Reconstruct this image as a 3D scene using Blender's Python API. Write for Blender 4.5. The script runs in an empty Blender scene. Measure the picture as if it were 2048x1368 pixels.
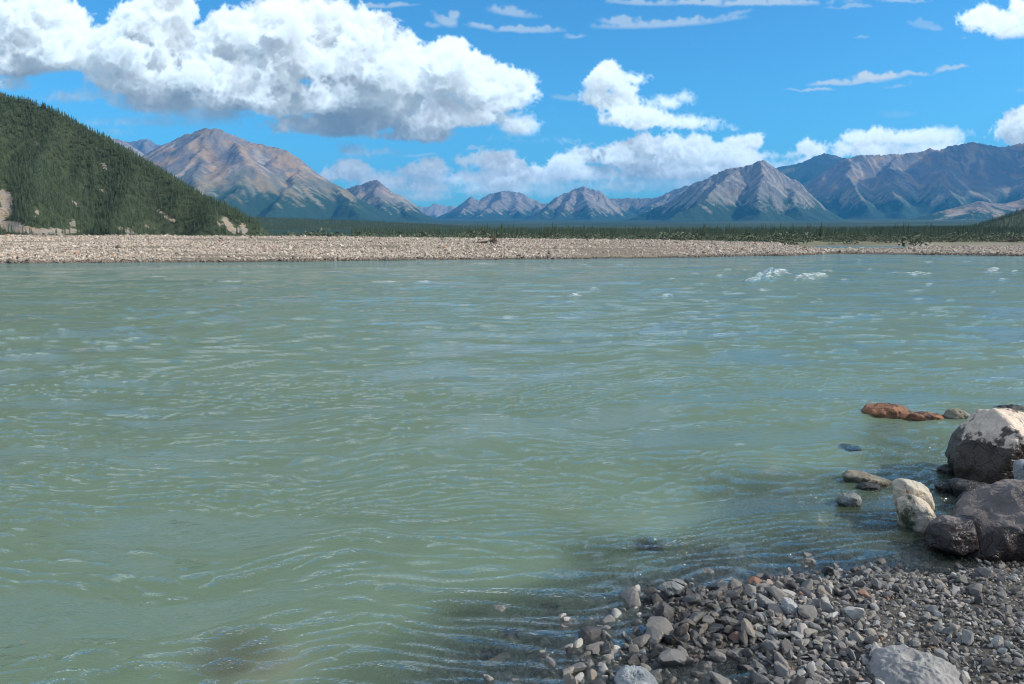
import bpy, bmesh, math, random, time
import numpy as np
from mathutils import Vector, noise as mnoise

T0 = time.time()
R = math.radians
C = bpy.context.scene.collection
sc = bpy.context.scene

# ------------------------------------------------------------------ camera
CAM_H = 2.5
F_PX = 1593.0; HZ = 466.0          # focal length and horizon line of the 2048 px wide photograph
PITCH = math.atan((684.0 - HZ) / F_PX)
cam_d = bpy.data.cameras.new('camera'); cam = bpy.data.objects.new('camera', cam_d); C.objects.link(cam)
cam.location = (0, 0, CAM_H); cam.rotation_euler = (math.pi / 2 - PITCH, 0, 0)
cam_d.sensor_width = 36; cam_d.lens = 36 * F_PX / 2048; cam_d.clip_start = .1; cam_d.clip_end = 90000
sc.camera = cam

# ------------------------------------------------------------------ sun, exposure
SUN_EL, SUN_AZ = R(34), R(97)       # azimuth clockwise from +Y (the way the camera looks)
SUN_DIR = Vector((math.sin(SUN_AZ) * math.cos(SUN_EL), math.cos(SUN_AZ) * math.cos(SUN_EL), math.sin(SUN_EL)))
sd_ = bpy.data.lights.new('sun', 'SUN'); sd_.energy = 5.0; sd_.angle = R(.53); sd_.color = (1, .94, .84)
sun = bpy.data.objects.new('sun', sd_); C.objects.link(sun)
sun.rotation_euler = SUN_DIR.to_track_quat('Z', 'Y').to_euler(); sun.location = (0, 0, 300)
sc.view_settings.view_transform = 'Standard'; sc.view_settings.look = 'None'
sc.view_settings.exposure = 0.0; sc.view_settings.gamma = 1.0
sc.view_settings.use_curve_mapping = False
sc.render.engine = 'CYCLES'
cy = sc.cycles
cy.pixel_filter_type = 'BLACKMAN_HARRIS'; cy.filter_width = 1.1
cy.max_bounces = 6; cy.diffuse_bounces = 2; cy.glossy_bounces = 2; cy.transparent_max_bounces = 12
cy.transmission_bounces = 2; cy.volume_bounces = 0
cy.use_denoising = True
try: cy.denoiser = 'OPENIMAGEDENOISE'; cy.denoising_prefilter = 'ACCURATE'
except Exception: pass
cy.sample_clamp_indirect = 4
cy.caustics_reflective = False; cy.caustics_refractive = False

def photo_dir(px, py):
    u = (px - 1024.0) / F_PX; v = -(py - 684.0) / F_PX
    return (u, math.cos(PITCH) + v * math.sin(PITCH), -math.sin(PITCH) + v * math.cos(PITCH))
def P(px, py, Y):
    """world point on the photo's line of sight at depth Y"""
    d = photo_dir(px, py); k = Y / d[1]
    return (d[0] * k, Y, CAM_H + d[2] * k)
def G(px, py, z=0.0):
    """world point on the photo's line of sight at height z"""
    d = photo_dir(px, py); k = (z - CAM_H) / d[2]
    return (d[0] * k, d[1] * k, z)
# (photo x, photo y, half width, half height, density, softness)
CUMULUS = [
 (40,55,120,85,1,1),(100,100,75,60,1,1),(60,125,130,30,1,1),(-120,60,120,100,1,1),
 (300,50,85,75,1,1),(345,20,55,50,1,1),(255,100,65,55,1,1),(330,110,80,70,1,1),
 (470,85,85,65,1,1),(560,55,90,62,1,1),(640,50,80,62,1,1),(590,15,40,30,1,1),(700,75,85,60,1,1),(510,20,30,20,1,1),
 (760,115,90,60,1,1),(640,120,150,70,1,1),(480,150,150,60,1,1),(350,165,150,45,1,1),(820,155,110,55,1,1),
 (890,120,50,42,1,1),(930,150,50,48,1,1),(960,175,60,40,1,1),(1015,175,48,30,1,1),(1040,188,36,20,1,1),(1000,205,60,22,1,1),
 (600,195,280,45,1,1),(740,215,240,35,1,1),(700,245,190,30,1,1),(800,268,75,18,1,1),(900,235,120,20,1,1),(400,200,180,30,.8,1.3),
 (1045,252,42,30,.7,1.5),(1085,280,50,7,.25,2),(980,278,24,8,.3,2),
 (285,213,42,16,.7,1.4),(130,192,60,16,.45,1.8),(290,243,150,12,.35,2),(420,228,120,18,.5,1.7),(235,262,30,8,.5,1.6),
 (1200,160,30,30,1,.9),(1192,195,30,28,1,.9),(1268,158,34,15,.8,1.2),(1245,178,28,20,.9,1),(1232,210,48,30,1,.9),(1262,235,66,25,1,.9),(1225,240,40,18,1,1),
 (1330,205,38,16,.6,1.4),(1368,195,20,16,.6,1.4),(1370,244,58,15,.9,1.1),(1425,254,36,7,.6,1.5),(1300,240,60,18,1,1),
 (690,340,40,18,1,.8),(665,350,36,16,1,.8),(712,345,26,16,1,.8),(705,297,26,9,.5,1.5),(765,302,30,9,.6,1.3),(790,306,24,7,.5,1.5),
 (975,322,42,26,1,.8),(1012,310,22,16,1,.8),(1020,335,45,24,1,.8),(1060,350,46,22,1,.8),(935,322,36,22,.8,1),(940,345,46,16,.6,1.2),
 (820,342,46,14,.8,1),(870,352,50,12,.8,1),(800,362,60,14,.6,1.2),(900,370,70,10,.6,1.2),(760,372,40,14,.5,1.2),(850,392,90,9,.6,1.2),(960,382,60,9,.6,1.2),
 (870,338,56,22,.9,1),(930,356,80,20,.9,1.1),(780,362,60,18,.8,1.1),(840,376,110,16,.8,1.2),(1010,368,90,16,.9,1.1),(1130,328,46,22,1,.8),(1175,312,44,22,1,.8),(1150,345,90,22,1,.9),(1230,312,46,32,1,.8),(1265,296,34,24,1,.8),(1300,292,40,26,1,.8),(1345,285,36,22,1,.8),
 (1300,325,80,34,1,.8),(1385,290,36,24,1,.8),(1400,315,60,30,1,.8),(1350,345,110,24,1,.9),(1470,302,34,30,1,.8),(1505,282,24,18,1,.8),(1490,320,50,26,1,.8),
 (1440,345,90,20,.9,1),(1555,310,50,14,.6,1.3),(1250,372,140,20,.26,1.7),(1100,380,150,18,.25,1.7),(1380,370,120,20,.25,1.7),(960,376,110,16,.25,1.7),(820,388,110,14,.25,1.7),(1200,350,110,20,.9,1),(1060,360,80,16,.8,1.1),(1480,352,70,22,.6,1.4),
 (1570,335,90,20,.45,1.6),(1780,305,120,18,.7,1.3),(1608,296,18,18,1,.8),(1630,305,20,14,1,.8),(1625,320,46,12,.8,1),(1570,325,60,12,.5,1.3),
 (1715,278,34,20,.9,.9),(1755,275,40,22,1,.8),(1740,295,66,18,1,.9),(1810,277,46,20,.9,1),(1860,274,48,16,.8,1.1),(1905,264,40,9,.5,1.5),(1840,300,110,14,.9,1.1),(1690,300,30,18,.8,1),
 (2025,256,36,20,1,.8),(2070,246,50,30,1,.8),(2000,272,36,16,.9,.9),(2060,280,80,20,.9,1),
 (1962,38,48,30,.9,1.1),(2020,58,56,26,.9,1.2),(1965,28,32,24,.8,1.1),(2010,45,46,24,.8,1.2),(2045,15,36,30,.9,1),(2100,40,60,40,.9,1),
 # beyond the frame
 (-60,170,120,16,.6,1.4),(2230,120,70,30,.9,1),(1180,-170,140,50,1,1),(420,-190,220,60,1,1),(1750,-220,180,40,.8,1.2),(800,-120,90,40,.9,1),
 (2180,260,70,30,1,.9),(-150,300,90,30,1,.9),
]
WISPS = [ # photo x, y, half width, half height, strength, tilt
 (1690,163,95,7,.7,-.05),(1755,152,60,10,.9,-.07),(1830,146,50,5,.6,-.05),(1900,136,42,5,.6,-.18),(1620,179,50,3,.6,0),(1790,170,32,3,.35,-.1),
 (1330,46,140,9,.5,-.06),(1240,42,40,9,.5,0),(1480,4,210,8,.6,0),(1300,3,90,8,.5,0),(1440,34,60,7,.3,-.2),
 (1030,24,60,10,.45,.1),(1030,58,90,7,.5,.05),(885,38,26,14,.5,.4),(905,30,12,12,.5,0),(865,48,20,7,.35,0),(1150,71,24,6,.4,-.1),(740,10,90,6,.5,0),
 (1850,50,36,9,.25,.1),(1870,56,20,5,.3,0),(1720,74,18,3,.3,0),(1690,12,60,4,.35,0),(1810,0,60,4,.5,0),(1925,75,8,3,.2,0),
 (1140,195,36,7,.3,0),(945,295,24,4,.4,0),(1165,288,28,2.5,.35,0),(1790,228,40,8,.12,0),(2040,178,16,5,.2,0),(830,312,34,3,.35,0),
]
def make_clouds(cell=1.8, x0=-200, x1=2260, y0=-300, y1=462, nd=34, seed=5):
    rng = np.random.default_rng(seed)
    W = int((x1 - x0) / cell); H = int((y1 - y0) / cell); D = nd; dz = 7.0 / 1.0
    # periodic tile of smooth noise, one basis, decimated for the octaves
    def tile(shape, lam):
        n = rng.standard_normal(shape).astype(np.float32)
        f = np.fft.rfftn(n)
        k = [np.fft.fftfreq(shape[0])[:, None, None], np.fft.fftfreq(shape[1])[None, :, None], np.fft.rfftfreq(shape[2])[None, None, :]]
        kk = np.sqrt(k[0]**2 + k[1]**2 + k[2]**2)
        f *= np.exp(-((kk * lam - 1) / 0.45)**2)
        n = np.fft.irfftn(f, shape).astype(np.float32)
        return n / n.std()
    T = tile((128, 256, 256), 32.0)            # wavelength 32 cells at stride 1
    def noise(lam_px, off):                     # lam in photo px
        st = 32.0 * cell / lam_px
        def idx(n, step, o, m):
            p = (np.arange(n) * step + o) % m
            i = np.floor(p).astype(int); f = (p - i).astype(np.float32)
            return i % m, (i + 1) % m, f
        zi = idx(D, st * dz / cell, off * 17.3, 128); yi = idx(H, st, off * 31.7, 256); xi = idx(W, st, off * 53.1, 256)
        A = T[zi[0]] * (1 - zi[2])[:, None, None] + T[zi[1]] * zi[2][:, None, None]
        A = A[:, yi[0]] * (1 - yi[2])[None, :, None] + A[:, yi[1]] * yi[2][None, :, None]
        A = A[:, :, xi[0]] * (1 - xi[2]) + A[:, :, xi[1]] * xi[2]
        return A
    field = np.full((D, H, W), -60, np.float32)   # signed distance in photo px
    wl = np.zeros((H, W), np.float32) ; wm = np.zeros((H, W), np.float32); ws = np.full((H, W), 1, np.float32)
    X = (np.arange(W) * cell + x0).astype(np.float32); Y = (np.arange(H) * cell + y0).astype(np.float32)
    Z = ((np.arange(D) - D / 2 + .5) * dz).astype(np.float32)
    dens_m = np.zeros((H, W), np.float32)
    bd = np.full((H, W), -60, np.float32)
    for (cx, cy, rx, ry, dm, so) in CUMULUS:
        r = min(rx, ry * 1.6); rz = min(max(r * 1.0, 12), 95); m = 1.0 + 30.0 / ry
        zc = rng.uniform(-1, 1) * min(30, rz * .5)
        a = max(0, int((cx - rx * m - x0) / cell)); b = min(W, int((cx + rx * m - x0) / cell) + 1)
        c = max(0, int((cy - ry * m - y0) / cell)); d = min(H, int((cy + ry * m - y0) / cell) + 1)
        if a >= b or c >= d: continue
        dx = (X[a:b] - cx) / rx; dy = Y[c:d] - cy
        dy = np.where(dy > 0, dy / (ry * .75), dy / ry); dzv = (Z - zc) / rz
        e = np.sqrt(dx[None, None, :]**2 + dy[None, :, None]**2 + dzv[:, None, None]**2)
        sd = (1 - e) * ry * .9
        sub = field[:, c:d, a:b]
        k = 5.0; hh = np.clip(.5 + .5 * (sub - sd) / k, 0, 1)
        field[:, c:d, a:b] = sd * (1 - hh) + sub * hh + k * hh * (1 - hh)
        s2 = sd.max(0); up = s2 > bd[c:d, a:b]
        bd[c:d, a:b] = np.where(up, s2, bd[c:d, a:b])
        wl[c:d, a:b] = np.where(up, min(1, ry / 55.0), wl[c:d, a:b]); dens_m[c:d, a:b] = np.where(up, dm, dens_m[c:d, a:b])
        ws[c:d, a:b] = np.where(up, so, ws[c:d, a:b])
    def blur(a, n):
        for _ in range(2):
            for ax in (0, 1):
                c = np.cumsum(np.concatenate([np.repeat(a.take([0], ax), n, ax), a, np.repeat(a.take([-1], ax), n, ax)], ax), ax)
                l = a.shape[ax]; a = (c.take(range(2*n, 2*n+l), ax) - c.take(range(0, l), ax)) / (2*n)
        return a
    wl = blur(wl, 8); dens_m = blur(dens_m, 6); ws = blur(ws, 8)
    nz = noise(150, 1) * 11 * wl
    nz += (1.0 - 1.25*np.abs(noise(80, 2))) * 8 * wl
    nz += (1.0 - 1.25*np.abs(noise(42, 3))) * (5.5 * (wl * .6 + .4))
    nz += (1.0 - 1.25*np.abs(noise(22, 4))) * 3.3
    nz += (1.0 - 1.25*np.abs(noise(12, 5))) * 1.8
    nz += noise(6.5, 6) * .45
    field += nz
    dens = np.clip(field / (11.0 * ws * ws), 0, 1) * dens_m
    del nz, field
    tau = dens * 0.16 * dz / 7.0
    # optical depth towards the sun (right, up, a little towards the viewer) and straight up, on a half grid
    h2, w2 = H // 2 * 2, W // 2 * 2
    dl = dens[:, :h2, :w2].reshape(D, h2 // 2, 2, w2 // 2, 2).mean((2, 4))
    def march(vx, vy, vz, n, s0, grow):
        od = np.zeros_like(dl); p = 0.0; s = s0
        for i in range(n):
            p += s
            ox = int(round(vx * p / (2 * cell))); oy = int(round(vy * p / (2 * cell))); oz = int(round(vz * p / dz))
            sh = np.zeros_like(dl); Dn, Hn, Wn = dl.shape
            xs = slice(max(0, ox), min(Wn, Wn + ox)); xd = slice(max(0, -ox), min(Wn, Wn - ox))
            ys = slice(max(0, oy), min(Hn, Hn + oy)); yd = slice(max(0, -oy), min(Hn, Hn - oy))
            zs = slice(max(0, oz), min(Dn, Dn + oz)); zd = slice(max(0, -oz), min(Dn, Dn - oz))
            sh[zd, yd, xd] = dl[zs, ys, xs]
            od += sh * s; s *= grow
        return od
    od = march(.66, -.66, -.36, 9, 4.0, 1.38)
    ou = march(0, -1, 0, 6, 8.0, 1.5)
    ob = march(0, 1, 0, 5, 8.0, 1.4)
    sun = (.36 * np.exp(-od * .036) + .64 * np.exp(-od * .007)) * (.33 + .67 * np.exp(-ou * .009))
    amb = np.exp(-ou * .018)
    bot = np.exp(-ob * .03)
    up2 = lambda a: np.pad(a.repeat(2, 1).repeat(2, 2), ((0, 0), (0, H - h2), (0, W - w2)), 'edge')
    cs = (.86 * sun)[..., None] * np.array([.96, 1.0, .98], np.float32) + (amb * .26 + .07)[..., None] * np.array([.55, .88, 1.12], np.float32) \
         + (bot * .05)[..., None] * np.array([.7, .98, .95], np.float32) + .04
    cs = cs.astype(np.float32)
    col = np.zeros((H, W, 3), np.float32); Tr = np.ones((H, W), np.float32)
    for k in range(D):
        a = 1 - np.exp(-tau[k] * 7.0)
        c = np.pad(cs[k].repeat(2, 0).repeat(2, 1), ((0, H - h2), (0, W - w2), (0, 0)), 'edge')
        # light blur of the upsampled shading
        c = (c + np.roll(c, 1, 0) + np.roll(c, 1, 1) + np.roll(np.roll(c, 1, 0), 1, 1)) * .25
        col += (Tr * a)[..., None] * c; Tr *= 1 - a
    alpha = 1 - Tr
    # thin wisps
    yy, xx = np.meshgrid(Y, X, indexing='ij')
    n2 = (noise(70, 11)[3] * .6 + noise(30, 12)[5] * .4 + noise(14, 13)[7] * .25)
    wa = np.zeros((H, W), np.float32)
    for (cx, cy, rx, ry, st, tl) in WISPS:
        dx = xx - cx; dy = yy - cy - tl * dx + 3 * n2
        e = (dx / rx)**2 + (dy / ry)**2
        wa = np.maximum(wa, st * np.clip(1.15 - e + .35 * n2, 0, 1)**1.3)
    wa = np.clip(wa, 0, .9)
    col = col + (Tr * wa)[..., None] * np.array([.62, .70, .74], np.float32)
    alpha = 1 - Tr * (1 - wa)
    # fade at the sides and top of the patch
    fx = np.clip(np.minimum(X - x0, x1 - X) / 140, 0, 1); fy = np.clip((Y - y0) / 140, 0, 1)
    fade = (fx * fx * (3 - 2 * fx))[None, :] * (fy * fy * (3 - 2 * fy))[:, None]
    return col * fade[..., None], alpha * fade, (x0, x1, y0, y1)
# ---- CLOUD CODE END

# ------------------------------------------------------------------ node helpers
class NT:
    def __init__(s, tree): s.t = tree; s.n = tree.nodes; s.l = tree.links
    def add(s, kind, **kw):
        n = s.n.new(kind)
        for k, v in kw.items():
            if k == 'inp':
                for a, b in v.items():
                    if isinstance(b, bpy.types.NodeSocket): s.l.new(b, n.inputs[a])
                    else: n.inputs[a].default_value = b
            else: setattr(n, k, v)
        return n
    def math(s, op, a, b=0.0, c=None, clamp=False):
        d = {0: a, 1: b}
        if c is not None: d[2] = c
        return s.add('ShaderNodeMath', operation=op, use_clamp=clamp, inp=d).outputs[0]
    def mix(s, f, a, b, blend='MIX'):
        n = s.add('ShaderNodeMix', data_type='RGBA', blend_type=blend)
        for i, v in ((0, f), (6, a), (7, b)):
            if isinstance(v, bpy.types.NodeSocket): s.l.new(v, n.inputs[i])
            else: n.inputs[i].default_value = v if i == 0 else (tuple(v) + (1,))[:4]
        return n.outputs[2]
    def noise(s, vec, scale, detail=4, rough=.55, dist=0.0):
        n = s.add('ShaderNodeTexNoise', inp={'Scale': scale, 'Detail': detail, 'Roughness': rough, 'Distortion': dist})
        if vec is not None: s.l.new(vec, n.inputs['Vector'])
        return n.outputs['Fac']
    def ramp(s, f, lo, hi, smooth=True):
        n = s.add('ShaderNodeMapRange', clamp=True, interpolation_type='SMOOTHSTEP' if smooth else 'LINEAR')
        s.l.new(f, n.inputs[0]); n.inputs[1].default_value = lo; n.inputs[2].default_value = hi
        return n.outputs[0]
    def scale(s, vec, v):
        return s.add('ShaderNodeVectorMath', operation='MULTIPLY', inp={0: vec, 1: v}).outputs[0]
    def bump(s, h, strength, dist, normal=None):
        n = s.add('ShaderNodeBump', inp={'Height': h, 'Strength': strength, 'Distance': dist})
        if normal is not None: s.l.new(normal, n.inputs['Normal'])
        return n.outputs[0]

def new_mat(name):
    m = bpy.data.materials.new(name); m.use_nodes = True
    t = NT(m.node_tree); t.n.clear()
    return m, t, t.add('ShaderNodeOutputMaterial')

# ------------------------------------------------------------------ sky with clouds
world = bpy.data.worlds.new('World'); sc.world = world; world.use_nodes = True
def build_world():
    t = NT(world.node_tree); t.n.clear()
    out = t.add('ShaderNodeOutputWorld')
    sky = t.add('ShaderNodeTexSky', sky_type='NISHITA', sun_disc=False, sun_elevation=SUN_EL, sun_rotation=SUN_AZ,
                altitude=300, air_density=1.0, dust_density=.8, ozone_density=2.2)
    tint = t.mix(1.0, sky.outputs[0], SKY_TINT, 'MULTIPLY')
    bg = t.add('ShaderNodeBackground', inp={0: tint, 1: SKY_STRENGTH})
    # ray-marched cumulus, computed here and looked up by direction
    col, al, (x0, x1, y0, y1) = make_clouds()
    H, W = al.shape
    im = bpy.data.images.new('cloud_field', W, H, alpha=True, float_buffer=True)
    im.colorspace_settings.name = 'Linear Rec.709' if 'Linear Rec.709' in [i.name for i in type(im.colorspace_settings).bl_rna.properties['name'].enum_items] else im.colorspace_settings.name
    im.alpha_mode = 'CHANNEL_PACKED'
    px = np.concatenate([col, al[..., None]], 2)[::-1].astype(np.float32)
    im.pixels.foreach_set(np.ascontiguousarray(px).ravel()); im.update(); im.pack()
    tc = t.add('ShaderNodeTexCoord')
    sp = t.add('ShaderNodeSeparateXYZ', inp={0: tc.outputs['Generated']}).outputs
    x, y, z = sp[0], sp[1], sp[2]
    # inverse of photo_dir: forward and up components
    cp, spn = math.cos(PITCH), math.sin(PITCH)
    fwd = t.math('SUBTRACT', t.math('MULTIPLY', y, cp), t.math('MULTIPLY', z, spn))
    upc = t.math('ADD', t.math('MULTIPLY', y, spn), t.math('MULTIPLY', z, cp))
    fsafe = t.math('MAXIMUM', fwd, .01)
    pxx = t.math('MULTIPLY_ADD', t.math('DIVIDE', x, fsafe), F_PX, 1024)
    pyy = t.math('MULTIPLY_ADD', t.math('DIVIDE', upc, fsafe), -F_PX, 684)
    uu = t.math('DIVIDE', t.math('SUBTRACT', pxx, x0), x1 - x0)
    vv = t.math('SUBTRACT', 1.0, t.math('DIVIDE', t.math('SUBTRACT', pyy, y0), y1 - y0))
    uv = t.add('ShaderNodeCombineXYZ', inp={0: uu, 1: vv}).outputs[0]
    it = t.add('ShaderNodeTexImage', image=im, extension='CLIP', interpolation='Cubic'); t.l.new(uv, it.inputs[0])
    front = t.math('GREATER_THAN', fwd, .02)
    a = t.math('MULTIPLY', it.outputs['Alpha'], front)
    # scattered cumulus elsewhere in the sky
    zz = t.math('ADD', t.math('MAXIMUM', z, 0.0), .12)
    pv = t.add('ShaderNodeCombineXYZ', inp={0: t.math('DIVIDE', x, zz), 1: t.math('DIVIDE', y, zz)}).outputs[0]
    n1 = t.noise(pv, 1.1, 7, .56)
    dens = t.ramp(n1, .46, .56)
    ins = t.math('MULTIPLY', t.math('MULTIPLY', t.ramp(uu, -.02, .05), t.ramp(t.math('SUBTRACT', 1.0, uu), -.02, .05)),
                 t.math('MULTIPLY', t.ramp(t.math('SUBTRACT', 1.0, vv), -.02, .12), front))
    dens = t.math('MULTIPLY', dens, t.math('SUBTRACT', 1.0, ins))
    dens = t.math('MULTIPLY', dens, t.ramp(z, .0, .08))
    oc = t.mix(t.ramp(n1, .62, .82), (.95, .98, 1.0), (.50, .58, .66))
    bg2 = t.add('ShaderNodeBackground', inp={0: oc, 1: CLOUD_STRENGTH})
    m1 = t.add('ShaderNodeMixShader', inp={0: dens, 1: bg.outputs[0], 2: bg2.outputs[0]})
    # premultiplied patch over the sky
    blk = t.add('ShaderNodeBackground', inp={0: (0, 0, 0, 1), 1: 0.0})
    m2 = t.add('ShaderNodeMixShader', inp={0: a, 1: m1.outputs[0], 2: blk.outputs[0]})
    cc = t.mix(1.0, it.outputs['Color'], t.add('ShaderNodeCombineXYZ', inp={0: front, 1: front, 2: front}).outputs[0], 'MULTIPLY')
    bg3 = t.add('ShaderNodeBackground', inp={0: cc, 1: CLOUD_STRENGTH})
    ad = t.add('ShaderNodeAddShader', inp={0: m2.outputs[0], 1: bg3.outputs[0]})
    t.l.new(ad.outputs[0], out.inputs[0])
SKY_TINT = (.36, .98, 1.32); SKY_STRENGTH = .135; CLOUD_STRENGTH = 1.22
build_world()
print('world', round(time.time() - T0, 1))

# ------------------------------------------------------------------ mesh helpers
rng = np.random.default_rng(11)
def np_mesh(name, V, F, mat=None, smooth=True, attrs=None):
    """V (n,3); F a (m,k) array of indices or a list of such arrays"""
    Fs = F if isinstance(F, list) else [F]
    me = bpy.data.meshes.new(name)
    V = np.asarray(V, np.float32); me.vertices.add(len(V)); me.vertices.foreach_set('co', V.ravel())
    idx = np.concatenate([f.ravel() for f in Fs]).astype(np.int32)
    tot = np.concatenate([np.full(len(f), f.shape[1], np.int32) for f in Fs])
    st = np.concatenate([[0], np.cumsum(tot)[:-1]]).astype(np.int32)
    me.loops.add(len(idx)); me.loops.foreach_set('vertex_index', idx)
    me.polygons.add(len(tot)); me.polygons.foreach_set('loop_start', st)
    try: me.polygons.foreach_set('loop_total', tot)
    except Exception: pass
    me.update(calc_edges=True)
    me.polygons.foreach_set('use_smooth', np.full(len(tot), smooth, bool))
    for k, a in (attrs or {}).items():
        a = np.asarray(a, np.float32)
        if a.ndim == 1:
            at = me.attributes.new(k, 'FLOAT', 'POINT'); at.data.foreach_set('value', a)
        else:
            if a.shape[1] == 3: a = np.concatenate([a, np.ones((len(a), 1), np.float32)], 1)
            at = me.attributes.new(k, 'FLOAT_COLOR', 'POINT'); at.data.foreach_set('color', a.ravel())
    if mat: me.materials.append(mat)
    return me
def link(name, me, parent=None, loc=None):
    o = bpy.data.objects.new(name, me); C.objects.link(o)
    if parent: o.parent = parent
    if loc is not None: o.location = loc
    return o
def tag(o, label=None, cat=None, group=None, kind=None):
    if label: o['label'] = label
    if cat: o['category'] = cat
    if group: o['group'] = group
    if kind: o['kind'] = kind
    return o
def grid_faces(nr, nc):
    i = np.arange(nr - 1)[:, None] * nc + np.arange(nc - 1)[None, :]
    return np.stack([i, i + 1, i + nc + 1, i + nc], -1).reshape(-1, 4)

# lattice noise at arbitrary points, vectorised
_tab = np.random.default_rng(3).uniform(0, 2 * np.pi, 65536).astype(np.float32)
_gx, _gy = np.cos(_tab), np.sin(_tab)
def pn(x, y, seed=0):
    x = np.asarray(x, np.float64); y = np.asarray(y, np.float64)
    xi = np.floor(x).astype(np.int64); yi = np.floor(y).astype(np.int64)
    fx = (x - xi); fy = (y - yi)
    def g(i, j, dx, dy):
        h = ((i * 73856093) ^ (j * 19349663) ^ (seed * 83492791))
        h = (h ^ (h >> 13)) * 1274126177; h = (h ^ (h >> 16)) & 65535
        return _gx[h] * dx + _gy[h] * dy
    u = fx * fx * fx * (fx * (fx * 6 - 15) + 10); v = fy * fy * fy * (fy * (fy * 6 - 15) + 10)
    a = g(xi, yi, fx, fy); b = g(xi + 1, yi, fx - 1, fy); c = g(xi, yi + 1, fx, fy - 1); d = g(xi + 1, yi + 1, fx - 1, fy - 1)
    return ((a * (1 - u) + b * u) * (1 - v) + (c * (1 - u) + d * u) * v) * 1.5
def fbm(x, y, o=4, seed=0, g=.5):
    s = 0; a = 1.0; n = 0
    for i in range(o):
        s = s + a * pn(x, y, seed + i * 7); n += a; a *= g; x = x * 2.03 + 11.3; y = y * 2.03 - 7.1
    return s / n
def sstep(a, b, x):
    t = np.clip((x - a) / (b - a), 0, 1); return t * t * (3 - 2 * t)

# ------------------------------------------------------------------ the lie of the land
# near bank: heights at places read off the photograph
_nb = [(1400,1210,.05),(1600,1200,.07),(1800,1190,.08),(2000,1190,.09),(1500,1250,.09),(1650,1250,.09),(1700,1300,.11),(1950,1290,.13),(1400,1275,.035),
 (1600,1335,.04),(1800,1350,.10),(2048,1360,.16),(1270,1245,-.01),(1300,1188,-.01),(1450,1150,-.035),(1650,1135,-.035),(1850,1122,-.03),(2048,1100,-.01),
 (1330,1300,-.02),(1470,1350,-.025),(1150,1255,-.035),(1000,1305,-.035),(900,1345,-.04),(1200,1330,-.028),(1050,1368,-.03),(1250,1290,-.02),(1100,1310,-.032),(1350,1360,-.03),(1500,1108,-.09),(1700,1085,-.10),
 (1900,1055,-.09),(1230,1195,-.07),(700,1368,-.17),(830,1320,-.12),(990,1255,-.12),(1130,1200,-.12),(1280,1130,-.15),(1450,1065,-.16),(1600,1025,-.16),(1750,975,-.14),(1850,980,-.10),(1800,920,-.16),(1950,1010,-.05),
 (1850,890,-.2),(1950,840,-.25),(500,1368,-.6),(700,1230,-.7),(1000,1130,-.7),(1300,1030,-.6),(1600,900,-.6),(1750,800,-.8),(2000,780,-.8),(2100,1000,-.05),(2250,1050,.1)]
NB = np.array([(G(a, b, 0)[0], G(a, b, 0)[1], c) for a, b, c in _nb] +
              [(1.2,2.6,.08),(2.5,2.4,.25),(.2,1.5,.1),(1,-.5,.45),(-1.2,2.2,-.05),(-2.2,1.2,-.1),(-3.2,2.6,-.7),(-5,.5,-.5),(4.5,4,.35),(6.5,6,.45),(9,7.5,.4),(4,1,.6),
               (8,3,.9),(12,8,.6),(8,10,-.5),(13,12,-.6),(0,-5,.9),(-6,-5,.3),(-9,-3,-.4),(-6,5,-1.1),(-3,6,-1.0),(0,8,-1.1),(4,12,-1.2),(-12,8,-1.3),(0,15,-1.3),(14,16,-1.2)])
def near_z(x, y):
    num = np.zeros(np.shape(x)); den = np.zeros(np.shape(x))
    for a, b, c in NB:
        w = 1.0 / (((x - a)**2 + (y - b)**2) + .05)**1.6
        num += w * c; den += w
    return num / den
_bar = np.array([ # photo x, waterline y, back edge y, depth of the bar in m
 (-1400,532,467,60),(-300,528,468.5,55),(0,526,471,52),(300,524.5,471.5,50),(500,522,473,48),(800,519.5,475.5,46),(1000,518,478,42),(1300,515,481,40),(1480,511.5,485,36),
 (1560,510.5,487,30),(1610,509,494,20),(1650,507.5,503,8),(1690,507,502,10),(1760,507.5,496,26),(1850,509,494,34),(2048,511,493,40),(2600,514,492,40),(4000,520,490,40)])
def far_params(s):
    px = 1024 + s * F_PX * .992
    yw = np.interp(px, _bar[:, 0], _bar[:, 1]); pb = np.interp(px, _bar[:, 0], _bar[:, 2]); dd = np.interp(px, _bar[:, 0], _bar[:, 3])
    yw = CAM_H * F_PX / (yw - HZ); yb = yw + dd
    zc = CAM_H - yb * (pb - HZ) / F_PX
    return px, yw, yb, zc
def plain_z(x, y):
    r = np.hypot(x, y)
    return .55 + 78 * np.clip((r - 700) / 5300, 0, 3)**1.25 + sstep(900, 2500, r) * 9 * fbm(x / 900, y / 900, 3, 21)
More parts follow.
